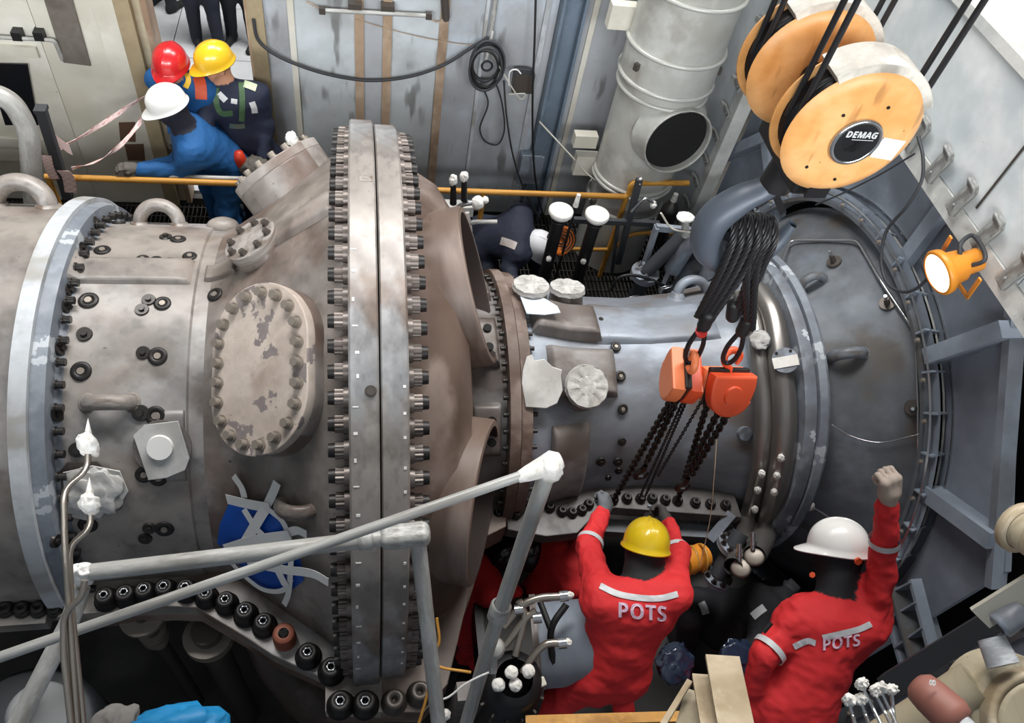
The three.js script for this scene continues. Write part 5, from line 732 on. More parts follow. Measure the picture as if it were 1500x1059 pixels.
  for (const [x, y] of [[1083, 822], [1103, 805]]) { part(v, 'stem', between(q(x, y - 25, 4.8), q(x, y, 4.8), 0.016), M.chrome); part(v, 'hand_wheel', along(tf(lathe([[0, 0.02], [0.05, 0.02], [0.065, 0], [0.05, -0.015], [0, -0.015]], 20), [0, 0, 0]), q(x + 2, y + 10, 4.8), q(x + 2, y, 4.7)), M.boltlight); part(v, 'nut', along(tf(new THREE.CylinderGeometry(0.022, 0.022, 0.025, 6)), q(x, y - 10, 4.8), q(x, y - 20, 4.8)), M.chrome); }
  // lifting beam under the chains and yellow motor
  const lb = thing('lifting_bracket', 'grey channel bracket bolted under the casing split flange', 'bracket'); part(lb, 'channel', barBox(onY(875, 772, -0.16), onY(1095, 785, -0.16), 0.1, 0.08), M.dark); part(lb, 'arm', barBox(onY(1040, 790, -0.12), onY(1072, 752, 0.06), 0.07, 0.02), M.steel); part(lb, 'arm', barBox(onY(945, 775, -0.12), onY(958, 742, 0.06), 0.09, 0.02), M.steel);
  const mt = thing('yellow_motor', 'small yellow motor below the casing behind the yellow helmet', 'motor'); const mp = U(1014, 820, 5.0); part(mt, 'body', tf(new THREE.CylinderGeometry(0.085, 0.085, 0.2, 24), mp.toArray(), [0.2, 0.3, 1.25]), M.lampyellow); for (let i = 0; i < 3; i++) part(mt, 'fin', tf(new THREE.TorusGeometry(0.085, 0.01, 8, 26), mp.clone().add(V(0.06 * (i - 1), 0.02 * (i - 1), 0)).toArray(), [0, PI / 2, 0.3]), M.rail);
  solo('copper_wire', cable([[1050, 640], [1046, 700], [1040, 760], [1025, 830]].map(([a, b]) => U(a, b, 4.5)), 0.003, 40, 5), M.batten, 'thin brown wire hanging in front of the casing', 'wire');
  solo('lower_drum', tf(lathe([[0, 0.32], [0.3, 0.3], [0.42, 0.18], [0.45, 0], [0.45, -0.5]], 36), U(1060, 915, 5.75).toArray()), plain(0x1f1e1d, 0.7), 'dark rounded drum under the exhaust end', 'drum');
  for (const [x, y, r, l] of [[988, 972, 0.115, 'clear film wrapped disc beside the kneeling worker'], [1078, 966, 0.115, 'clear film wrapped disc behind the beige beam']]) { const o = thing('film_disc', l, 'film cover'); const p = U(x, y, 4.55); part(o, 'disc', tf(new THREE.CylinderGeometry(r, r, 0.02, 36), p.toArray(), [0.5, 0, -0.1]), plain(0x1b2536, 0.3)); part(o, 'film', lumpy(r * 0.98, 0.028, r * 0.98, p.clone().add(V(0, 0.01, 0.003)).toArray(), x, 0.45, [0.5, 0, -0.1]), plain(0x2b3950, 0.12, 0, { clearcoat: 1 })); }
}
{ // near right corner: valve body, bottle, capped tubes, beige beam
  const bm = thing('beige_beam', 'pair of beige painted steel planks with worn ends between the red workers', 'beam');
  part(bm, 'plank', barBox(U(1058, 962, 3.45), U(1085, 1100, 3.05), 0.02, 0.15, UP.clone().cross(FWD)), M.crate); part(bm, 'plank', barBox(U(1030, 990, 3.5), U(1050, 1100, 3.1), 0.02, 0.10, UP.clone().cross(FWD)), M.crate); part(bm, 'edge_strip', barBox(U(1010, 998, 3.55), U(960, 1080, 3.3), 0.02, 0.025, UP.clone().cross(FWD)), M.crate); part(bm, 'side_plate', barBox(U(1022, 1015, 3.58), U(1000, 1095, 3.32), 0.015, 0.11, UP.clone().cross(FWD)), M.shelf);
  solo('yellow_step', barBox(U(770, 1057, 4.0), U(1010, 1050, 4.0), 0.05, 0.05), M.rail, 'yellow rail end below the kneeling worker', 'rail');
  const vb = thing('beige_valve_body', 'large beige round valve housing at the enclosure corner', 'valve'), c = U(1528, 1062, 2.9); const n = V(-0.3, 0.85, 0.42).normalize(), m = new THREE.Matrix4().makeRotationFromQuaternion(new THREE.Quaternion().setFromUnitVectors(V(0, 1, 0), n)).setPosition(c);
  place(part(vb, 'cover', uvm(lathe([[0, 0.02], [0.145, 0.02], [0.16, 0.012], [0.165, -0.005]], 48)), M.shelf), m); place(part(vb, 'rim', uvm(lathe([[0.165, -0.02], [0.168, 0.012], [0.19, 0.012], [0.198, 0.0], [0.2, -0.06]], 48)), M.crate), m); place(part(vb, 'barrel', uvm(lathe([[0.19, -0.06], [0.215, -0.075], [0.22, -0.1], [0.22, -0.35]], 48)), M.shelf), m);
  part(vb, 'pipe_arm', uvm(between(U(1285, 1085, 3.2), U(1430, 1000, 3.05), 0.07, 0.085, 28)), M.shelf); part(vb, 'plate', barBox(U(1435, 905, 3.0), U(1525, 850, 2.9), 0.1, 0.02, FWD), M.beige); part(vb, 'clamp', along(tf(lathe([[0.03, -0.06], [0.05, -0.05], [0.05, 0.05], [0.03, 0.06]], 20)), U(1480, 905, 2.95), U(1500, 890, 2.95)), M.steel); part(vb, 'neck', between(U(1452, 935, 3.0), U(1470, 975, 2.95), 0.05, 0.06, 24), M.bandwhite);
  const ep = thing('end_pipe', 'beige flanged pipe end above the valve housing', 'pipe'); part(ep, 'pipe', between(U(1488, 770, 2.95), U(1540, 800, 2.8), 0.075, 0.085, 28), M.shelf); part(ep, 'rim', along(tf(lathe([[0.07, 0], [0.1, 0.005], [0.1, 0.03], [0.08, 0.04]], 28)), U(1488, 770, 2.95), U(1540, 800, 2.8)), M.crate);
  const bo = thing('red_bottle', 'dusty red brown plastic bottle with pale cap lying on the housing', 'bottle'); const b0 = U(1352, 1010, 2.55), b1 = U(1405, 1058, 2.45); const d = b1.clone().sub(b0).length();
  part(bo, 'body', along(lathe([[0, -0.03], [0.035, -0.03], [0.055, -0.012], [0.062, 0.03], [0.065, d * 0.8], [0.055, d], [0.03, d + 0.01], [0, d + 0.01]], 28), b0, b1), plain(0x8d5a4e, 0.55)); part(bo, 'cap', along(tf(new THREE.CylinderGeometry(0.032, 0.034, 0.06, 20), [0, d + 0.035, 0]), b0, b1), M.bandwhite);
  { const tg = new TextGeometry('8', { font, size: 0.028, depth: 0.002, curveSegments: 4 }); tg.center(); const p = U(1366, 1000, 2.46); tg.applyMatrix4(new THREE.Matrix4().makeBasis(V(0.25, 0.5, -0.82).normalize(), V(-0.95, 0.25, -0.1).normalize(), FWD.clone().negate()).setPosition(p)); part(bo, 'mark', tg, M.white, 'white handwritten mark'); }
  const ct = thing('capped_tubes', 'bunch of thin steel tubes with white foil caps beside the red bottle', 'tubes'), tips = [[1244, 1030, 1258, 1080], [1263, 1006, 1300, 1080], [1282, 1016, 1315, 1080], [1290, 1012, 1322, 1080], [1306, 1014, 1312, 1080], [1261, 1028, 1280, 1080]];
  tips.forEach(([x, y, x2, y2], i) => { part(ct, 'tube', pipe([U(x, y, 2.75), U(mix(x, x2, 0.35), mix(y, y2, 0.35), 2.75), U(x2, y2, 2.65)], 0.007, 0.03, 24, 8), M.chrome); part(ct, 'foil_cap', lumpy(0.02, 0.026, 0.02, U(x, y - 4, 2.75).toArray(), i + 60, 0.5), M.tape); });
  solo('dark_channel', barBox(U(1300, 1003, 3.9), U(1470, 900, 3.5), 0.1, 0.1), M.cablegrey, 'dark channel with bolts along the opening edge', 'channel');
}
// ---------------------------------------------------------------- people: one smooth skin over a posed skeleton
const smin = (a, b, k) => { const h = Math.max(k - Math.abs(a - b), 0) / k; return Math.min(a, b) - h * h * k * 0.25; };
class Field {
  constructor() { this.b = []; }
  add(a, b, ra, rb, color, k = 0.05, fold = 0, flat) { const d = b.clone().sub(a); this.b.push({ a, d, l2: Math.max(d.lengthSq(), 1e-9), ra, rb, color, k, fold, flat }); return this; }
  bone(o, x, y, z) { const px = x - o.a.x, py = y - o.a.y, pz = z - o.a.z, t = clamp((px * o.d.x + py * o.d.y + pz * o.d.z) / o.l2), qx = px - o.d.x * t, qy = py - o.d.y * t, qz = pz - o.d.z * t; let q = Math.sqrt(qx * qx + qy * qy + qz * qz), r = mix(o.ra, o.rb, t); if (o.flat) { const w = qx * o.flat.x + qy * o.flat.y + qz * o.flat.z; q = Math.sqrt(q * q + w * w * (o.flat.k * o.flat.k - 1)); } return q - r; }
  at(x, y, z, folds = true) {
    let d = 1e9, best = 1e9, fo = 0; for (const o of this.b) { const e = this.bone(o, x, y, z); if (e < best) { best = e; fo = o.fold; } d = d > 1e8 ? e : smin(d, e, o.k); }
    if (folds && fo && d < 0.05) d += fo * (1.3 * perl.noise(x * 7, y * 11, z * 7) + 0.9 * Math.abs(perl.noise(x * 13 + 5, y * 17, z * 13)) + 0.35 * perl.noise(x * 28, y * 30, z * 28)); return d;
  }
  colorAt(p) { let best = 1e9, c; for (const o of this.b) { const e = this.bone(o, p.x, p.y, p.z); if (e < best) { best = e; c = o.color; } } return c; }
  mesh(cell) {   // surface nets, empty blocks skipped
    const lo = V(1e9, 1e9, 1e9), hi = V(-1e9, -1e9, -1e9); for (const o of this.b) { const r = Math.max(o.ra, o.rb) + 0.03; for (const p of [o.a, o.a.clone().add(o.d)]) { lo.min(p.clone().subScalar(r)); hi.max(p.clone().addScalar(r)); } }
    const nx = Math.ceil((hi.x - lo.x) / cell) + 2, ny = Math.ceil((hi.y - lo.y) / cell) + 2, nz = Math.ceil((hi.z - lo.z) / cell) + 2, F = new Float32Array(nx * ny * nz).fill(1), B = 6, I = (i, j, k) => (k * ny + j) * nx + i;
    for (let k0 = 0; k0 < nz; k0 += B) for (let j0 = 0; j0 < ny; j0 += B) for (let i0 = 0; i0 < nx; i0 += B) {
      const c = this.at(lo.x + (i0 + B / 2) * cell, lo.y + (j0 + B / 2) * cell, lo.z + (k0 + B / 2) * cell, false), far = Math.abs(c) > cell * B + 0.05;
      for (let k = k0; k < Math.min(nz, k0 + B); k++) for (let j = j0; j < Math.min(ny, j0 + B); j++) for (let i = i0; i < Math.min(nx, i0 + B); i++) F[I(i, j, k)] = far ? c : this.at(lo.x + i * cell, lo.y + j * cell, lo.z + k * cell);
    }
    const id = new Int32Array(nx * ny * nz).fill(-1), pos = [], idx = [];
    for (let k = 0; k < nz - 1; k++) for (let j = 0; j < ny - 1; j++) for (let i = 0; i < nx - 1; i++) {
      let n = 0, sx = 0, sy = 0, sz = 0, mask = 0; const f = []; for (let c = 0; c < 8; c++) { f[c] = F[I(i + (c & 1), j + (c >> 1 & 1), k + (c >> 2))]; if (f[c] < 0) mask |= 1 << c; } if (mask === 0 || mask === 255) continue;
      for (let a = 0; a < 8; a++) for (const s of [1, 2, 4]) { const b = a | s; if (b === a || (f[a] < 0) === (f[b] < 0)) continue; const t = f[a] / (f[a] - f[b]); sx += (a & 1) + (s === 1 ? t : 0); sy += (a >> 1 & 1) + (s === 2 ? t : 0); sz += (a >> 2) + (s === 4 ? t : 0); n++; }
      id[I(i, j, k)] = pos.length / 3; pos.push(lo.x + (i + sx / n) * cell, lo.y + (j + sy / n) * cell, lo.z + (k + sz / n) * cell);
    }
    const quad = (a, b, c, d, flip) => { if (a < 0 || b < 0 || c < 0 || d < 0) return; flip ? idx.push(a, c, b, a, d, c) : idx.push(a, b, c, a, c, d); };
    for (let k = 1; k < nz - 1; k++) for (let j = 1; j < ny - 1; j++) for (let i = 1; i < nx - 1; i++) {
      const s = F[I(i, j, k)] < 0; if (s !== F[I(i + 1, j, k)] < 0) quad(id[I(i, j - 1, k - 1)], id[I(i, j, k - 1)], id[I(i, j, k)], id[I(i, j - 1, k)], !s);
      if (s !== F[I(i, j + 1, k)] < 0) quad(id[I(i - 1, j, k - 1)], id[I(i - 1, j, k)], id[I(i, j, k)], id[I(i, j, k - 1)], !s); if (s !== F[I(i, j, k + 1)] < 0) quad(id[I(i - 1, j - 1, k)], id[I(i, j - 1, k)], id[I(i, j, k)], id[I(i - 1, j, k)], !s);
    }
    const g = new THREE.BufferGeometry(); g.setAttribute('position', new THREE.Float32BufferAttribute(pos, 3)); g.setIndex(idx); g.computeVertexNormals();
    const col = new Float32Array(pos.length), tc = new THREE.Color(); for (let i = 0; i < pos.length / 3; i++) { tc.set(this.colorAt(V(pos[3 * i], pos[3 * i + 1], pos[3 * i + 2]))); col[3 * i] = tc.r; col[3 * i + 1] = tc.g; col[3 * i + 2] = tc.b; } g.setAttribute('color', new THREE.BufferAttribute(col, 3)); return g;
  }
  hit(o, d, max = 1.5) { let t = 0; for (let i = 0; i < 90 && t < max; i++) { const p = o.clone().addScaledVector(d, t), e = this.at(p.x, p.y, p.z); if (e < 0.0015) return p; t += Math.max(e * 0.7, 0.001); } return null; }
}
function helmetGeo(S = 1) {
  const n = 48, m = 18, pos = [], idx = [], uv = [];
  const ring = (f) => { for (let j = 0; j <= n; j++) { const a = j / n * 2 * PI; pos.push(...f(a)); uv.push(j / n, 0); } };
  for (let i = 0; i <= m; i++) { const ph = i / m * PI / 2; ring(a => { const c = Math.cos(a), s = Math.sin(a), rg = Math.abs(s) < 0.16 && i < m - 3 ? 0.006 : 0; const r = Math.sin(ph); return [s * r * 0.122, Math.pow(Math.cos(ph), 0.85) * 0.148 + rg, c * r * 0.146]; }); }
  ring(a => { const f = Math.pow(Math.max(0, Math.cos(a)), 3); return [Math.sin(a) * (0.132 + 0.004 * f), -0.012 - 0.012 * f, Math.cos(a) * 0.156 + 0.05 * f]; });
  ring(a => { const f = Math.pow(Math.max(0, Math.cos(a)), 3); return [Math.sin(a) * (0.132 + 0.004 * f), -0.019 - 0.012 * f, Math.cos(a) * 0.156 + 0.05 * f]; });
  ring(a => [Math.sin(a) * 0.117, -0.012, Math.cos(a) * 0.14]);
  for (let i = 0; i < m + 3; i++) for (let j = 0; j < n; j++) { const a = i * (n + 1) + j; idx.push(a, a + n + 1, a + 1, a + 1, a + n + 1, a + n + 2); }
  const g = new THREE.BufferGeometry(); g.setAttribute('position', new THREE.Float32BufferAttribute(pos, 3)); g.setAttribute('uv', new THREE.Float32BufferAttribute(uv, 2)); g.setIndex(idx); g.computeVertexNormals(); return tf(g, [0, 0, 0], [0, 0, 0], [S, S, S]);
}
const bodyMat = new THREE.MeshPhysicalMaterial({ vertexColors: true, roughness: 0.78, side: THREE.DoubleSide, sheen: 0.15 });
const stripMat = plain(0xc3c4c6, 0.35);
const lerp3 = (a, b, t) => a.clone().lerp(b, t);
// a hand: palm and five fingers; u: along the forearm, v: back of the hand, curl 0..1
function hand(F, w, u, v, S, color, curl, right, thumbIn = 0.5) {
  u = u.clone().normalize(); v = v.clone().addScaledVector(u, -v.dot(u)).normalize(); const s = u.clone().cross(v).multiplyScalar(right ? 1 : -1), P = (a, b, c) => w.clone().addScaledVector(u, a * S).addScaledVector(s, b * S).addScaledVector(v, c * S);
  F.add(P(0, 0, 0), P(0.03, 0, 0), 0.03 * S, 0.033 * S, color, 0.02); F.add(P(0.03, 0.022, 0), P(0.085, 0.026, 0), 0.024 * S, 0.019 * S, color, 0.02); F.add(P(0.03, -0.018, 0), P(0.08, -0.026, 0), 0.024 * S, 0.019 * S, color, 0.02); F.add(P(0.04, 0, 0), P(0.085, 0, 0), 0.024 * S, 0.02 * S, color, 0.02);
  [[0.032, 0.9], [0.011, 1], [-0.011, 0.95], [-0.031, 0.76]].forEach(([b, L], i) => { let p = P(0.088, b, 0), a = 0; for (const [l, k] of [[0.042, 0.75], [0.027, 1.0], [0.022, 0.8]]) { a += curl * k * 1.5; const q = p.clone().addScaledVector(u, Math.cos(a) * l * L * S).addScaledVector(v, -Math.sin(a) * l * L * S); F.add(p, q, 0.0105 * S, 0.0095 * S, color, 0.006); p = q; } });
  const t0 = P(0.035, 0.036, -0.005), t1 = P(0.07, 0.058 - 0.02 * thumbIn, -0.012 - 0.012 * curl), t2 = P(0.095, 0.056 - 0.04 * thumbIn, -0.018 - 0.03 * curl); F.add(t0, t1, 0.014 * S, 0.012 * S, color, 0.01); F.add(t1, t2, 0.012 * S, 0.0095 * S, color, 0.006);
}
/* o: pelvis, chest, head, right (to the person's right), face (where the face looks), arms [[elbow, wrist], [elbow, wrist]] right then left,
   legs [[knee, ankle], [knee, ankle]], colours, S */
function person(o) {
  const S = o.S || 1.1, BK = o.bulk || 1.06, F = new Field(), R = o.right.clone().normalize(), C = o.suit, fold = o.fold ?? 0.006, pel = o.pelvis, ch = o.chest, hd = o.head, upT = ch.clone().sub(pel).normalize(), frontT = upT.clone().cross(R).multiplyScalar(-1).normalize(), fc = o.face.clone().normalize();
  const legC = o.legs_color || C, sh = s => ch.clone().addScaledVector(R, s * 0.185 * S).addScaledVector(upT, (o.shrug || 0.06) * S), hip = s => pel.clone().addScaledVector(R, s * 0.095 * S).addScaledVector(upT, -0.04 * S);
  const flatT = { x: frontT.x, y: frontT.y, z: frontT.z, k: 1.28 };
  F.add(pel.clone().addScaledVector(R, -0.06 * S), pel.clone().addScaledVector(R, 0.06 * S), 0.135 * S * BK, 0.135 * S * BK, legC, 0.08, fold, flatT);
  F.add(pel, lerp3(pel, ch, 0.5), 0.15 * S * BK, 0.152 * S * BK, C, 0.1, fold, flatT); F.add(lerp3(pel, ch, 0.4), ch, 0.155 * S * BK, 0.165 * S * BK, C, 0.1, fold, flatT);
  F.add(ch.clone().addScaledVector(R, -0.09 * S), ch.clone().addScaledVector(R, 0.09 * S), 0.138 * S * BK, 0.138 * S * BK, C, 0.09, fold, flatT);
  const neck = lerp3(ch, hd, 0.5).addScaledVector(upT, 0.02 * S);
  F.add(ch.clone().addScaledVector(upT, 0.08 * S), neck, 0.095 * S, 0.066 * S, o.collar || C, 0.05, 0); F.add(neck, hd.clone().addScaledVector(fc, -0.02), (o.hood ? 0.092 : 0.062) * S, (o.hood ? 0.096 : 0.07) * S, o.hood || o.skin, 0.03);
  // head
  const upH = o.headUp ? o.headUp.clone().normalize() : hd.clone().sub(neck).normalize(); const fh = fc.clone().addScaledVector(upH, -fc.dot(upH)).normalize(), rh = fh.clone().cross(upH).normalize(), hp = (a, b, c) => hd.clone().addScaledVector(rh, a * S).addScaledVector(upH, b * S).addScaledVector(fh, c * S);
  F.add(hp(0, 0.05, -0.03), hp(0, 0.04, 0.025), (o.hood ? 0.1 : 0.088) * S, (o.hood ? 0.095 : 0.082) * S, o.hood || o.hair || 0x1a1512, 0.04); F.add(hp(0, 0.0, 0.025), hp(0, -0.065, 0.045), 0.075 * S, 0.048 * S, o.mask || o.skin, 0.03); F.add(hp(0, 0.012, 0.09), hp(0, -0.02, 0.108), 0.011 * S, 0.017 * S, o.mask || o.skin, 0.02);
  for (const s of [-1, 1]) { F.add(hp(s * 0.083, 0.012, -0.008), hp(s * 0.088, -0.022, -0.004), 0.017 * S, 0.012 * S, o.hood || o.skin, 0.01); F.add(hp(s * 0.05, -0.01, 0.06), hp(s * 0.03, -0.045, 0.065), 0.03 * S, 0.026 * S, o.mask || o.skin, 0.03); }
  F.add(hp(-0.02, -0.05, 0.085), hp(0.02, -0.05, 0.085), 0.009 * S, 0.009 * S, o.mask || 0x8a4d42, 0.01);
  // arms
  const hands = [];
  [1, -1].forEach((s, i) => { const a = o.arms[i]; if (!a) return; const [el, wr, back, curl] = a, S0 = sh(s), gl = o.gloves ? (Array.isArray(o.gloves) ? o.gloves[i] : o.gloves) : o.skin;
    F.add(lerp3(ch, S0, 0.55).addScaledVector(upT, 0.02 * S), S0, 0.1 * S, 0.088 * S, o.sleeve || C, 0.07, fold); F.add(S0, el, 0.085 * S * BK, 0.064 * S * BK, o.sleeve || C, 0.06, fold * 1.3); F.add(el, wr, 0.066 * S * BK, 0.047 * S * BK, o.sleeve || C, 0.04, fold * 1.3);
    const dir = wr.clone().sub(el).normalize(), w = wr.clone().addScaledVector(dir, 0.02 * S); F.add(wr.clone().addScaledVector(dir, -0.02), w, 0.034 * S, 0.032 * S, gl, 0.02); const H = new Field(); hand(H, w, dir, back || frontT.clone().negate(), S * (o.handS || 1), gl, curl ?? 0.5, s > 0); hands.push(H); });
  // legs
  [1, -1].forEach((s, i) => { const l = o.legs[i]; if (!l) return; const [kn, an, toe] = l, h = hip(s); F.add(h, kn, 0.105 * S * BK, 0.078 * S * BK, legC, 0.07, fold * 1.3); F.add(kn, an, 0.076 * S * BK, 0.06 * S * BK, legC, 0.04, fold * 1.3);
    const t = toe || frontT.clone().setY(0).normalize(), heel = an.clone().addScaledVector(t, -0.05 * S).add(V(0, -0.045 * S, 0)); F.add(an, an.clone().add(V(0, -0.04 * S, 0)), 0.055 * S, 0.05 * S, o.boots || 0x17171a, 0.03); F.add(heel, an.clone().addScaledVector(t, 0.16 * S).add(V(0, -0.055 * S, 0)), 0.045 * S, 0.04 * S, o.boots || 0x17171a, 0.03); });
  const P = thing('person', o.label, 'person', o.group);
  const gs = [F.mesh(o.cell || 0.015), ...hands.map(h => h.mesh(0.0045))].map(g => g.toNonIndexed()); const body = mergeGeometries(gs, false); part(P, 'body', body, bodyMat);
  if (!o.bare) {   // eyes
    for (const s of [-1, 1]) if (!o.noEyes) part(P, 'eye', tf(new THREE.SphereGeometry(0.012 * S, 10, 8), hp(s * 0.032, 0.012, 0.088).toArray()), plain(0x2a1d18, 0.3));
  }
  const hm = new THREE.Matrix4().makeBasis(rh.clone().negate(), upH, fh).setPosition(hp(0, 0.052, 0.0));
  if (o.helmet !== undefined) { const h = part(P, 'helmet', helmetGeo(S * (o.hs || 1)), plain(o.helmet, 0.28, 0, { clearcoat: 0.4 })); place(h, hm); part(h, 'headband', tf(new THREE.TorusGeometry(0.108 * S, 0.011 * S, 8, 36), [0, -0.015, 0.01], [PI / 2, 0, 0], [1, 1.2, 1]), plain(0x18181a, 0.6)); P.userData.h = undefined; delete P.userData.h; o.h = h; }
  return { P, F, hp, sh, hip, R, upT, frontT, S, ch, pel, rh, upH, fh };
}
// a flat band laid on the clothing: points projected onto the surface along dir
function drape(b, pts, dir, w, m, name = 'reflective_strip') {
  const c = new THREE.CatmullRomCurve3(pts), n = 36, pos = [], idx = []; let rows = 0;
  for (let i = 0; i <= n; i++) { const p = c.getPoint(i / n), t = c.getTangent(i / n), side = t.clone().cross(dir).normalize(); const row = []; for (const k of [-1, -0.33, 0.33, 1]) { const h = b.F.hit(p.clone().addScaledVector(side, k * w / 2), dir); if (h) row.push(h.addScaledVector(dir, -0.005)); } if (row.length === 4) { row.forEach(v => pos.push(v.x, v.y, v.z)); rows++; } }
  for (let i = 0; i < rows - 1; i++) for (let j = 0; j < 3; j++) { const a = i * 4 + j; idx.push(a, a + 4, a + 1, a + 1, a + 4, a + 5); }
  const g = new THREE.BufferGeometry(); g.setAttribute('position', new THREE.Float32BufferAttribute(pos, 3)); g.setIndex(idx); g.computeVertexNormals(); return part(b.P, name, g, m, 'grey reflective strip');
}
function band(b, a, e, t, r, w, m = stripMat) { const p = lerp3(a, e, t), q = lerp3(a, e, t + 0.01), g = new THREE.CylinderGeometry(r, r, w, 28, 1, true); return part(b.P, 'reflective_band', along(g, p, q), m, 'grey reflective band'); }
function letter(b, text, origin, ax, ay, dir, size, m) {
  const g = new TextGeometry(text, { font, size, depth: 0.004, curveSegments: 4 }); const t = g.index ? g.toNonIndexed() : g; t.computeBoundingBox(); const cx = t.boundingBox.max.x / 2, p = t.attributes.position;
  for (let i = 0; i < p.count; i++) { const o = origin.clone().addScaledVector(ax, p.getX(i) - cx).addScaledVector(ay, p.getY(i)), h = b.F.hit(o, dir) || o; h.addScaledVector(dir, -0.004 - p.getZ(i)); p.setXYZ(i, h.x, h.y, h.z); }
  t.computeVertexNormals(); return part(b.P, 'lettering', t, m, 'pale lilac printed lettering');
}
const RED = 0xcf272b, SKIN = 0xb58468, NAVY = 0x12161f, BLUE = 0x0f4f86;
{ // worker with yellow helmet, seen from behind
  const pelvis = U(895, 985, 4.42), chest = U(925, 897, 4.28), head = U(944, 813, 4.4), R = V(0.97, 0.1, 0.05);
  const elR = U(992, 812, 4.62), wrR = U(978, 770, 4.85), elL = U(862, 800, 4.62), wrL = U(882, 752, 4.86);
  const b = person({ label: 'person in red coverall and yellow helmet seen from behind, pulling the hoist chains', handS: 1.2, suit: RED, skin: SKIN, hood: 0x121214, mask: 0x121214, gloves: [0x3a3735, 0x5d6065], S: 1.1, cell: 0.012, fold: 0.011, shrug: 0.1, pelvis, chest, head, right: R, face: V(0.25, -0.6, -0.5), headUp: V(0.16, 0.62, -0.74), noEyes: true,
    arms: [[elR, wrR, V(0.2, 0.5, 0.8), 0.75], [elL, wrL, V(0, 0.6, 0.8), 0.8]], legs: [[V(1.6, -0.36, 1.8), V(1.62, -0.62, 2.2)], [U(800, 1040, 4.55), V(0.98, -0.62, 2.25)]], helmet: 0xe6c21d, collar: RED });
  const d = b.frontT.clone(), o = (x, y) => U(x, y, 3.7);
  drape(b, [o(872, 856), o(900, 869), o(935, 876), o(970, 877), o(1000, 870)], rayDir(935, 870).normalize(), 0.032, stripMat);
  letter(b, 'POTS', U(940, 908, 3.7), RIGHT.clone().multiplyScalar(0.99).addScaledVector(UP, -0.09), UP.clone(), rayDir(940, 900).normalize(), 0.082, plain(0xd9b9cc, 0.6));
  band(b, elL, wrL, 0.1, 0.084, 0.03); band(b, elR, wrR, 0.1, 0.084, 0.03);
}
{ // worker with white helmet and raised fist
  const pelvis = U(1165, 1030, 4.2), chest = U(1215, 922, 4.2), head = U(1226, 818, 4.3), R = V(0.93, 0.1, 0.18);
  const elR = U(1291, 835, 4.12), wrR = U(1301, 738, 3.92), elL = U(1120, 960, 4.1), wrL = U(1092, 1035, 4.2);
  const b = person({ label: 'person in red coverall, white helmet and black hood raising a gloved fist', handS: 1.32, suit: RED, skin: SKIN, hood: 0x0e1016, mask: 0x0e1016, gloves: [0xa8998d, 0x8a8078], S: 1.1, cell: 0.012, fold: 0.011, pelvis, chest, head, right: R, face: V(-0.9, -0.25, -0.15), headUp: V(0.1, 0.62, -0.75), noEyes: true, shrug: 0.05,
    arms: [[elR, wrR, V(0.2, 0.2, 0.9), 1], [elL, wrL, V(-0.5, 0.5, 0.5), 0.5]], legs: [[V(2.5, -0.3, 2.1), V(2.5, -0.62, 2.3)], [V(2.1, -0.3, 2.2), V(2.1, -0.62, 2.5)]], helmet: 0xeceae6, hs: 1.05 });
  const o = (x, y) => U(x, y, 3.5);
  drape(b, [o(1160, 948), o(1185, 938), o(1197, 942)], rayDir(1180, 945).normalize(), 0.03, stripMat); drape(b, [o(1200, 936), o(1235, 928), o(1262, 921), o(1282, 912)], rayDir(1240, 925).normalize(), 0.03, stripMat);
  letter(b, 'POTS', U(1232, 950, 3.5), RIGHT.clone().addScaledVector(UP, 0.13).normalize(), UP.clone(), rayDir(1231, 945).normalize(), 0.062, plain(0xd9b9cc, 0.6));
  band(b, elR, wrR, 0.45, 0.079, 0.036); band(b, lerp3(b.sh(-1), elL, 0.0), elL, 0.85, 0.093, 0.034);
  part(b.P, 'ear_clip', tf(new THREE.CylinderGeometry(0.022, 0.022, 0.014, 6), U(1257, 822, 4.14).toArray(), [PI / 2 - 0.6, 0, 0]), plain(0xe0562a, 0.5), 'orange helmet clip'); part(b.P, 'ear_clip', tf(new THREE.CylinderGeometry(0.016, 0.016, 0.03, 6), U(1190, 842, 4.18).toArray(), [0.4, 0, 0.6]), plain(0xe0562a, 0.5));
  part(b.P, 'pen', between(U(1118, 926, 3.9), U(1130, 912, 3.9), 0.012), M.rubber, 'black pen in sleeve pocket');
}
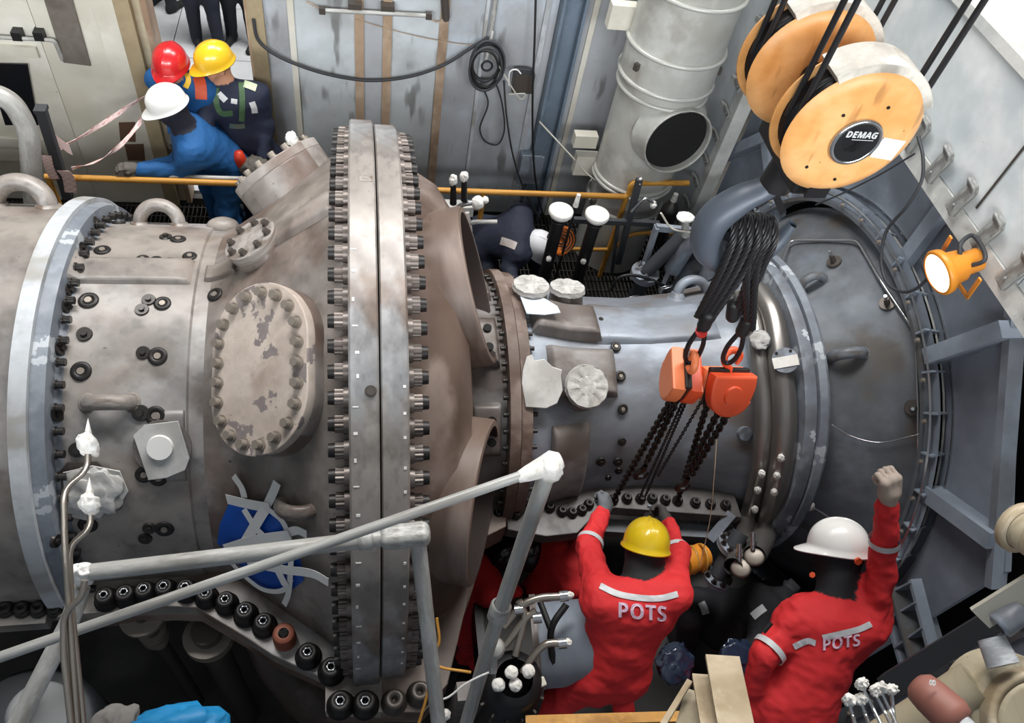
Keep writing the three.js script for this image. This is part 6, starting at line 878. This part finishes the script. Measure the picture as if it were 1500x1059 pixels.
{ // two red workers in the shade under the casing
  person({ label: 'person in red coverall bent low in the shade beside the open port', suit: RED, skin: SKIN, hood: 0x101014, mask: 0x101014, gloves: 0x2a2a2c, cell: 0.018, pelvis: U(665, 900, 5.9), chest: U(690, 845, 5.75), head: U(735, 815, 5.85), right: V(0.6, 0, 0.8), face: V(0.8, -0.4, -0.3), headUp: V(0.4, 0.9, 0), noEyes: true, arms: [[U(715, 870, 5.6), U(755, 868, 5.75), V(0, 1, 0), 0.6], [U(715, 800, 5.9), U(760, 800, 6.0), V(0, 1, 0), 0.6]], legs: [[U(690, 940, 6.2), U(680, 960, 6.5)], [U(720, 930, 6.2), U(700, 970, 6.5)]], helmet: 0x14161c });
  const b = person({ label: 'person in red coverall reaching up under the turbine casing', suit: RED, skin: SKIN, hood: 0x101014, mask: 0x101014, gloves: 0x2a2a2c, cell: 0.018, pelvis: U(795, 885, 5.85), chest: U(820, 830, 5.7), head: U(780, 808, 5.85), right: V(0.3, 0.1, 0.9), face: V(0.2, 0.3, -0.9), headUp: V(-0.3, 0.9, 0.1), noEyes: true, arms: [[U(838, 830, 5.55), U(850, 790, 5.6), V(0, 1, 0), 0.6], [U(848, 805, 5.7), U(860, 770, 5.75), V(0, 1, 0), 0.6]], legs: [[U(760, 920, 6.1), U(750, 960, 6.4)], [U(800, 920, 6.1), U(790, 960, 6.4)]], helmet: 0x14161c });
  const bk = person({ label: 'person in black with grey reflective strip crouching under the exhaust end', suit: 0x14151a, skin: SKIN, hood: 0x101014, mask: 0x101014, gloves: 0x222226, cell: 0.018, pelvis: U(1055, 905, 5.5), chest: U(1100, 915, 5.3), head: U(1135, 888, 5.45), right: V(0.3, 0, -0.9), face: V(0.8, 0.2, 0), headUp: V(0.3, 0.9, 0), noEyes: true, arms: [[U(1110, 945, 4.95), U(1085, 960, 4.9), V(0, 1, 0), 0.5], [U(1130, 890, 5.3), U(1150, 870, 5.4), V(0, 1, 0), 0.5]], legs: [[U(1010, 905, 5.2), U(1000, 960, 5.5)], [U(1020, 880, 5.5), U(1000, 930, 5.8)]] });
  drape(bk, [U(1026, 880, 4.2), U(1031, 890, 4.2), U(1035, 902, 4.2)], rayDir(1031, 890).normalize(), 0.05, stripMat); drape(bk, [U(1100, 905, 4.2), U(1112, 895, 4.2), U(1122, 888, 4.2)], rayDir(1112, 895).normalize(), 0.05, stripMat);
}
{ // crouching worker behind the turbine
  const z = -1.75, q = (x, y, zz = z) => onZ(x, y, zz);
  const b = person({ label: 'person in dark navy coverall and white helmet bent over behind the turbine', suit: 0x10182a, skin: SKIN, hood: 0x14110f, gloves: 0x55555a, cell: 0.016, pelvis: q(708, 350, -2.0), chest: q(752, 345, -1.85), head: q(785, 362, -1.75), right: V(-0.1, -0.3, 0.9), face: V(0.6, -0.75, 0.25), headUp: V(0.35, 0.75, 0.5), noEyes: true, arms: [[q(745, 395, -1.55), q(752, 410, -1.4), V(0, 1, 0), 0.6], [q(790, 400, -2.0), q(800, 420, -1.8), V(0, 1, 0), 0.6]], legs: [[q(715, 395, -1.75), V(1.05, -0.66, -1.75)], [q(700, 390, -2.1), V(0.95, -0.66, -2.2)]], helmet: 0xd9dade });
  drape(b, [q(732, 352, -1.2), q(745, 356, -1.2), q(757, 361, -1.2)], rayDir(745, 356).normalize(), 0.07, plain(0xa39a96, 0.5));
}
{ // three at the doorway
  const D = (x, y, z) => onZ(x, y, z);
  const hW = D(250, 160, -2.38), b1 = person({ label: 'person in blue coverall and white helmet leaning on the yellow rail', suit: BLUE, skin: SKIN, hood: 0x1a1a26, mask: 0x1a1a26, gloves: 0x55504a, S: 1.1, bulk: 1.2, fold: 0.01, cell: 0.014, pelvis: V(hW.x + 0.35, 0.13, -2.62), chest: D(288, 205, -2.45), head: hW, right: V(-0.1, 0.05, -0.95), face: V(-0.55, -0.75, 0.3), headUp: V(-0.25, 0.95, 0.05), noEyes: true,
    arms: [[D(262, 240, -2.65), D(215, 245, -2.5), V(0, 1, 0), 0.4], [D(268, 255, -2.2), D(207, 247, -2.14), V(0, 1, 0.1), 0.35]], legs: [[V(-1.35, -0.3, -2.65), V(-1.3, -0.66, -2.75)], [V(-1.3, -0.3, -2.4), V(-1.25, -0.66, -2.45)]], helmet: 0xe9e8e4 });
  const hY = D(318, 97, -2.72); const b2 = person({ label: 'person in navy coverall with green harness and yellow helmet in the doorway', suit: 0x161d33, skin: SKIN, hair: 0x1a1512, gloves: 0x4a4640, S: 1.1, cell: 0.014, pelvis: V(-1.02, 0.08, -2.72), chest: D(345, 150, -2.72), head: hY, right: V(-0.95, 0, 0.1), face: V(-0.75, -0.55, 0.4), headUp: V(-0.2, 0.96, 0.1),
    arms: [[D(300, 185, -2.55), D(318, 225, -2.45), V(0, 1, 0), 0.5], [D(389, 185, -2.68), D(385, 228, -2.52), V(0.5, 0.5, 0), 0.5]], legs: [[V(-1.12, -0.3, -2.68), V(-1.12, -0.66, -2.7)], [V(-0.95, -0.3, -2.68), V(-0.93, -0.66, -2.7)]], helmet: 0xe3b322 });
  const gm = plain(0x3d5a3a, 0.6), fw = rayDir(345, 170).normalize(), o = (x, y) => U(x, y, 5.3);
  for (const pts of [[[355, 110], [357, 140], [356, 180]], [[311, 120], [312, 150], [320, 165], [340, 165]]]) drape(b2, pts.map(([x, y]) => o(x, y)), fw, 0.045, gm, 'harness_strap');
  drape(b2, [o(334, 188), o(350, 189), o(362, 188)], fw, 0.04, plain(0x6c7a6a, 0.35, 0.5), 'harness_buckle'); drape(b2, [o(315, 130), o(322, 137), o(328, 143)], fw, 0.05, stripMat); drape(b2, [o(337, 143), o(348, 145)], fw, 0.04, stripMat); drape(b2, [o(374, 145), o(378, 155), o(380, 165)], fw, 0.05, stripMat); drape(b2, [o(360, 112), o(372, 116), o(382, 120)], fw, 0.06, plain(0xb9c4a4, 0.5));
  const hR = D(252, 100, -2.74); const b3 = person({ label: 'person in blue coverall with orange vest and red helmet behind the other two', suit: BLUE, skin: SKIN, hair: 0x1a1512, gloves: 0x4a4640, S: 1.1, cell: 0.016, pelvis: V(-1.4, 0.1, -2.74), chest: D(272, 135, -2.74), head: hR, right: V(-0.9, 0, -0.3), face: V(-0.2, -0.75, 0.6), headUp: V(0, 0.95, 0.2), noEyes: true,
    arms: [[D(255, 172, -2.68), D(255, 190, -2.6), V(0, 1, 0), 0.5], [D(296, 165, -2.74), D(290, 200, -2.7), V(0, 1, 0), 0.5]], legs: [[V(-1.48, -0.3, -2.72), V(-1.48, -0.66, -2.75)], [V(-1.33, -0.3, -2.72), V(-1.33, -0.66, -2.75)]], helmet: 0xc01f24 });
  const p = U(282, 120, 5.2), f3 = rayDir(282, 120).normalize(), o3 = (x, y) => U(x, y, 5.4); drape(b3, [o3(276, 92), o3(287, 104), o3(295, 122), o3(297, 150)], f3, 0.09, plain(0xc8502e, 0.6), 'vest_panel'); drape(b3, [o3(272, 105), o3(275, 118), o3(270, 130)], f3, 0.04, plain(0xd9b030, 0.6), 'vest_stripe');
  solo('orange_cup', tf(lathe([[0, 0.12], [0.035, 0.11], [0.055, 0.05], [0.05, -0.08], [0, -0.09]], 22), onZ(352, 238, -2.45).toArray()), plain(0xc4371d, 0.4), 'red orange plastic cup held beside the navy coverall', 'cup'); solo('grey_rag', lumpy(0.13, 0.1, 0.1, onZ(372, 245, -2.45).toArray(), 71, 0.3), plain(0x57534c, 0.85), 'grey rag bundle held over the yellow rail', 'rag');
  // standing outside the door: trousers and boots in view
  const out = (x, y, label, cols, face) => { const f = onY(x, y, -0.75); person({ label, suit: cols[0], legs_color: cols[1], skin: SKIN, hair: 0x1a1512, S: 1.1, cell: 0.02, fold: 0.004, pelvis: f.clone().add(V(0, 1.03, 0)), chest: f.clone().add(V(0, 1.5, 0)), head: f.clone().add(V(0, 1.78, 0)), right: V(-face.z, 0, face.x).negate(), face, noEyes: true, group: undefined, arms: [[f.clone().add(V(-0.3, 1.3, 0)), f.clone().add(V(-0.28, 1.03, 0.1)), null, 0.4], [f.clone().add(V(0.3, 1.3, 0)), f.clone().add(V(0.28, 1.03, 0.1)), null, 0.4]], legs: [[f.clone().add(V(-0.11, 0.55, 0.04)), f.clone().add(V(-0.13, 0.09, 0))], [f.clone().add(V(0.11, 0.55, 0.04)), f.clone().add(V(0.14, 0.09, 0.12))]], boots: cols[2], helmet: 0xe3b322 }); };
  out(306, 64, 'person in dark navy trousers and black boots standing outside the doorway', [0x161b2b, 0x161b2b, 0x121214], V(0.3, 0, 1).normalize());
  out(357, 60, 'person in blue black overalls and boots standing outside behind the yellow helmet', [0x10131d, 0x11141e, 0x121214], V(-0.3, 0, 1).normalize());
  out(238, 8, 'person in black trousers and boots farther off on the tiled floor', [0x22242c, 0x1b1d24, 0x121214], V(0.6, 0, -1).normalize());
}
// ---------------------------------------------------------------- put each thing's origin at its base, then hand over
for (const o of scene.children) {
  if (!o.isGroup || o.position.lengthSq() > 0) continue;
  const b = new THREE.Box3().setFromObject(o); if (b.isEmpty()) continue;
  const c = V((b.min.x + b.max.x) / 2, b.min.y, (b.min.z + b.max.z) / 2);
  o.position.copy(c); for (const k of o.children) k.position.sub(c);
}
renderer.render(scene, camera);
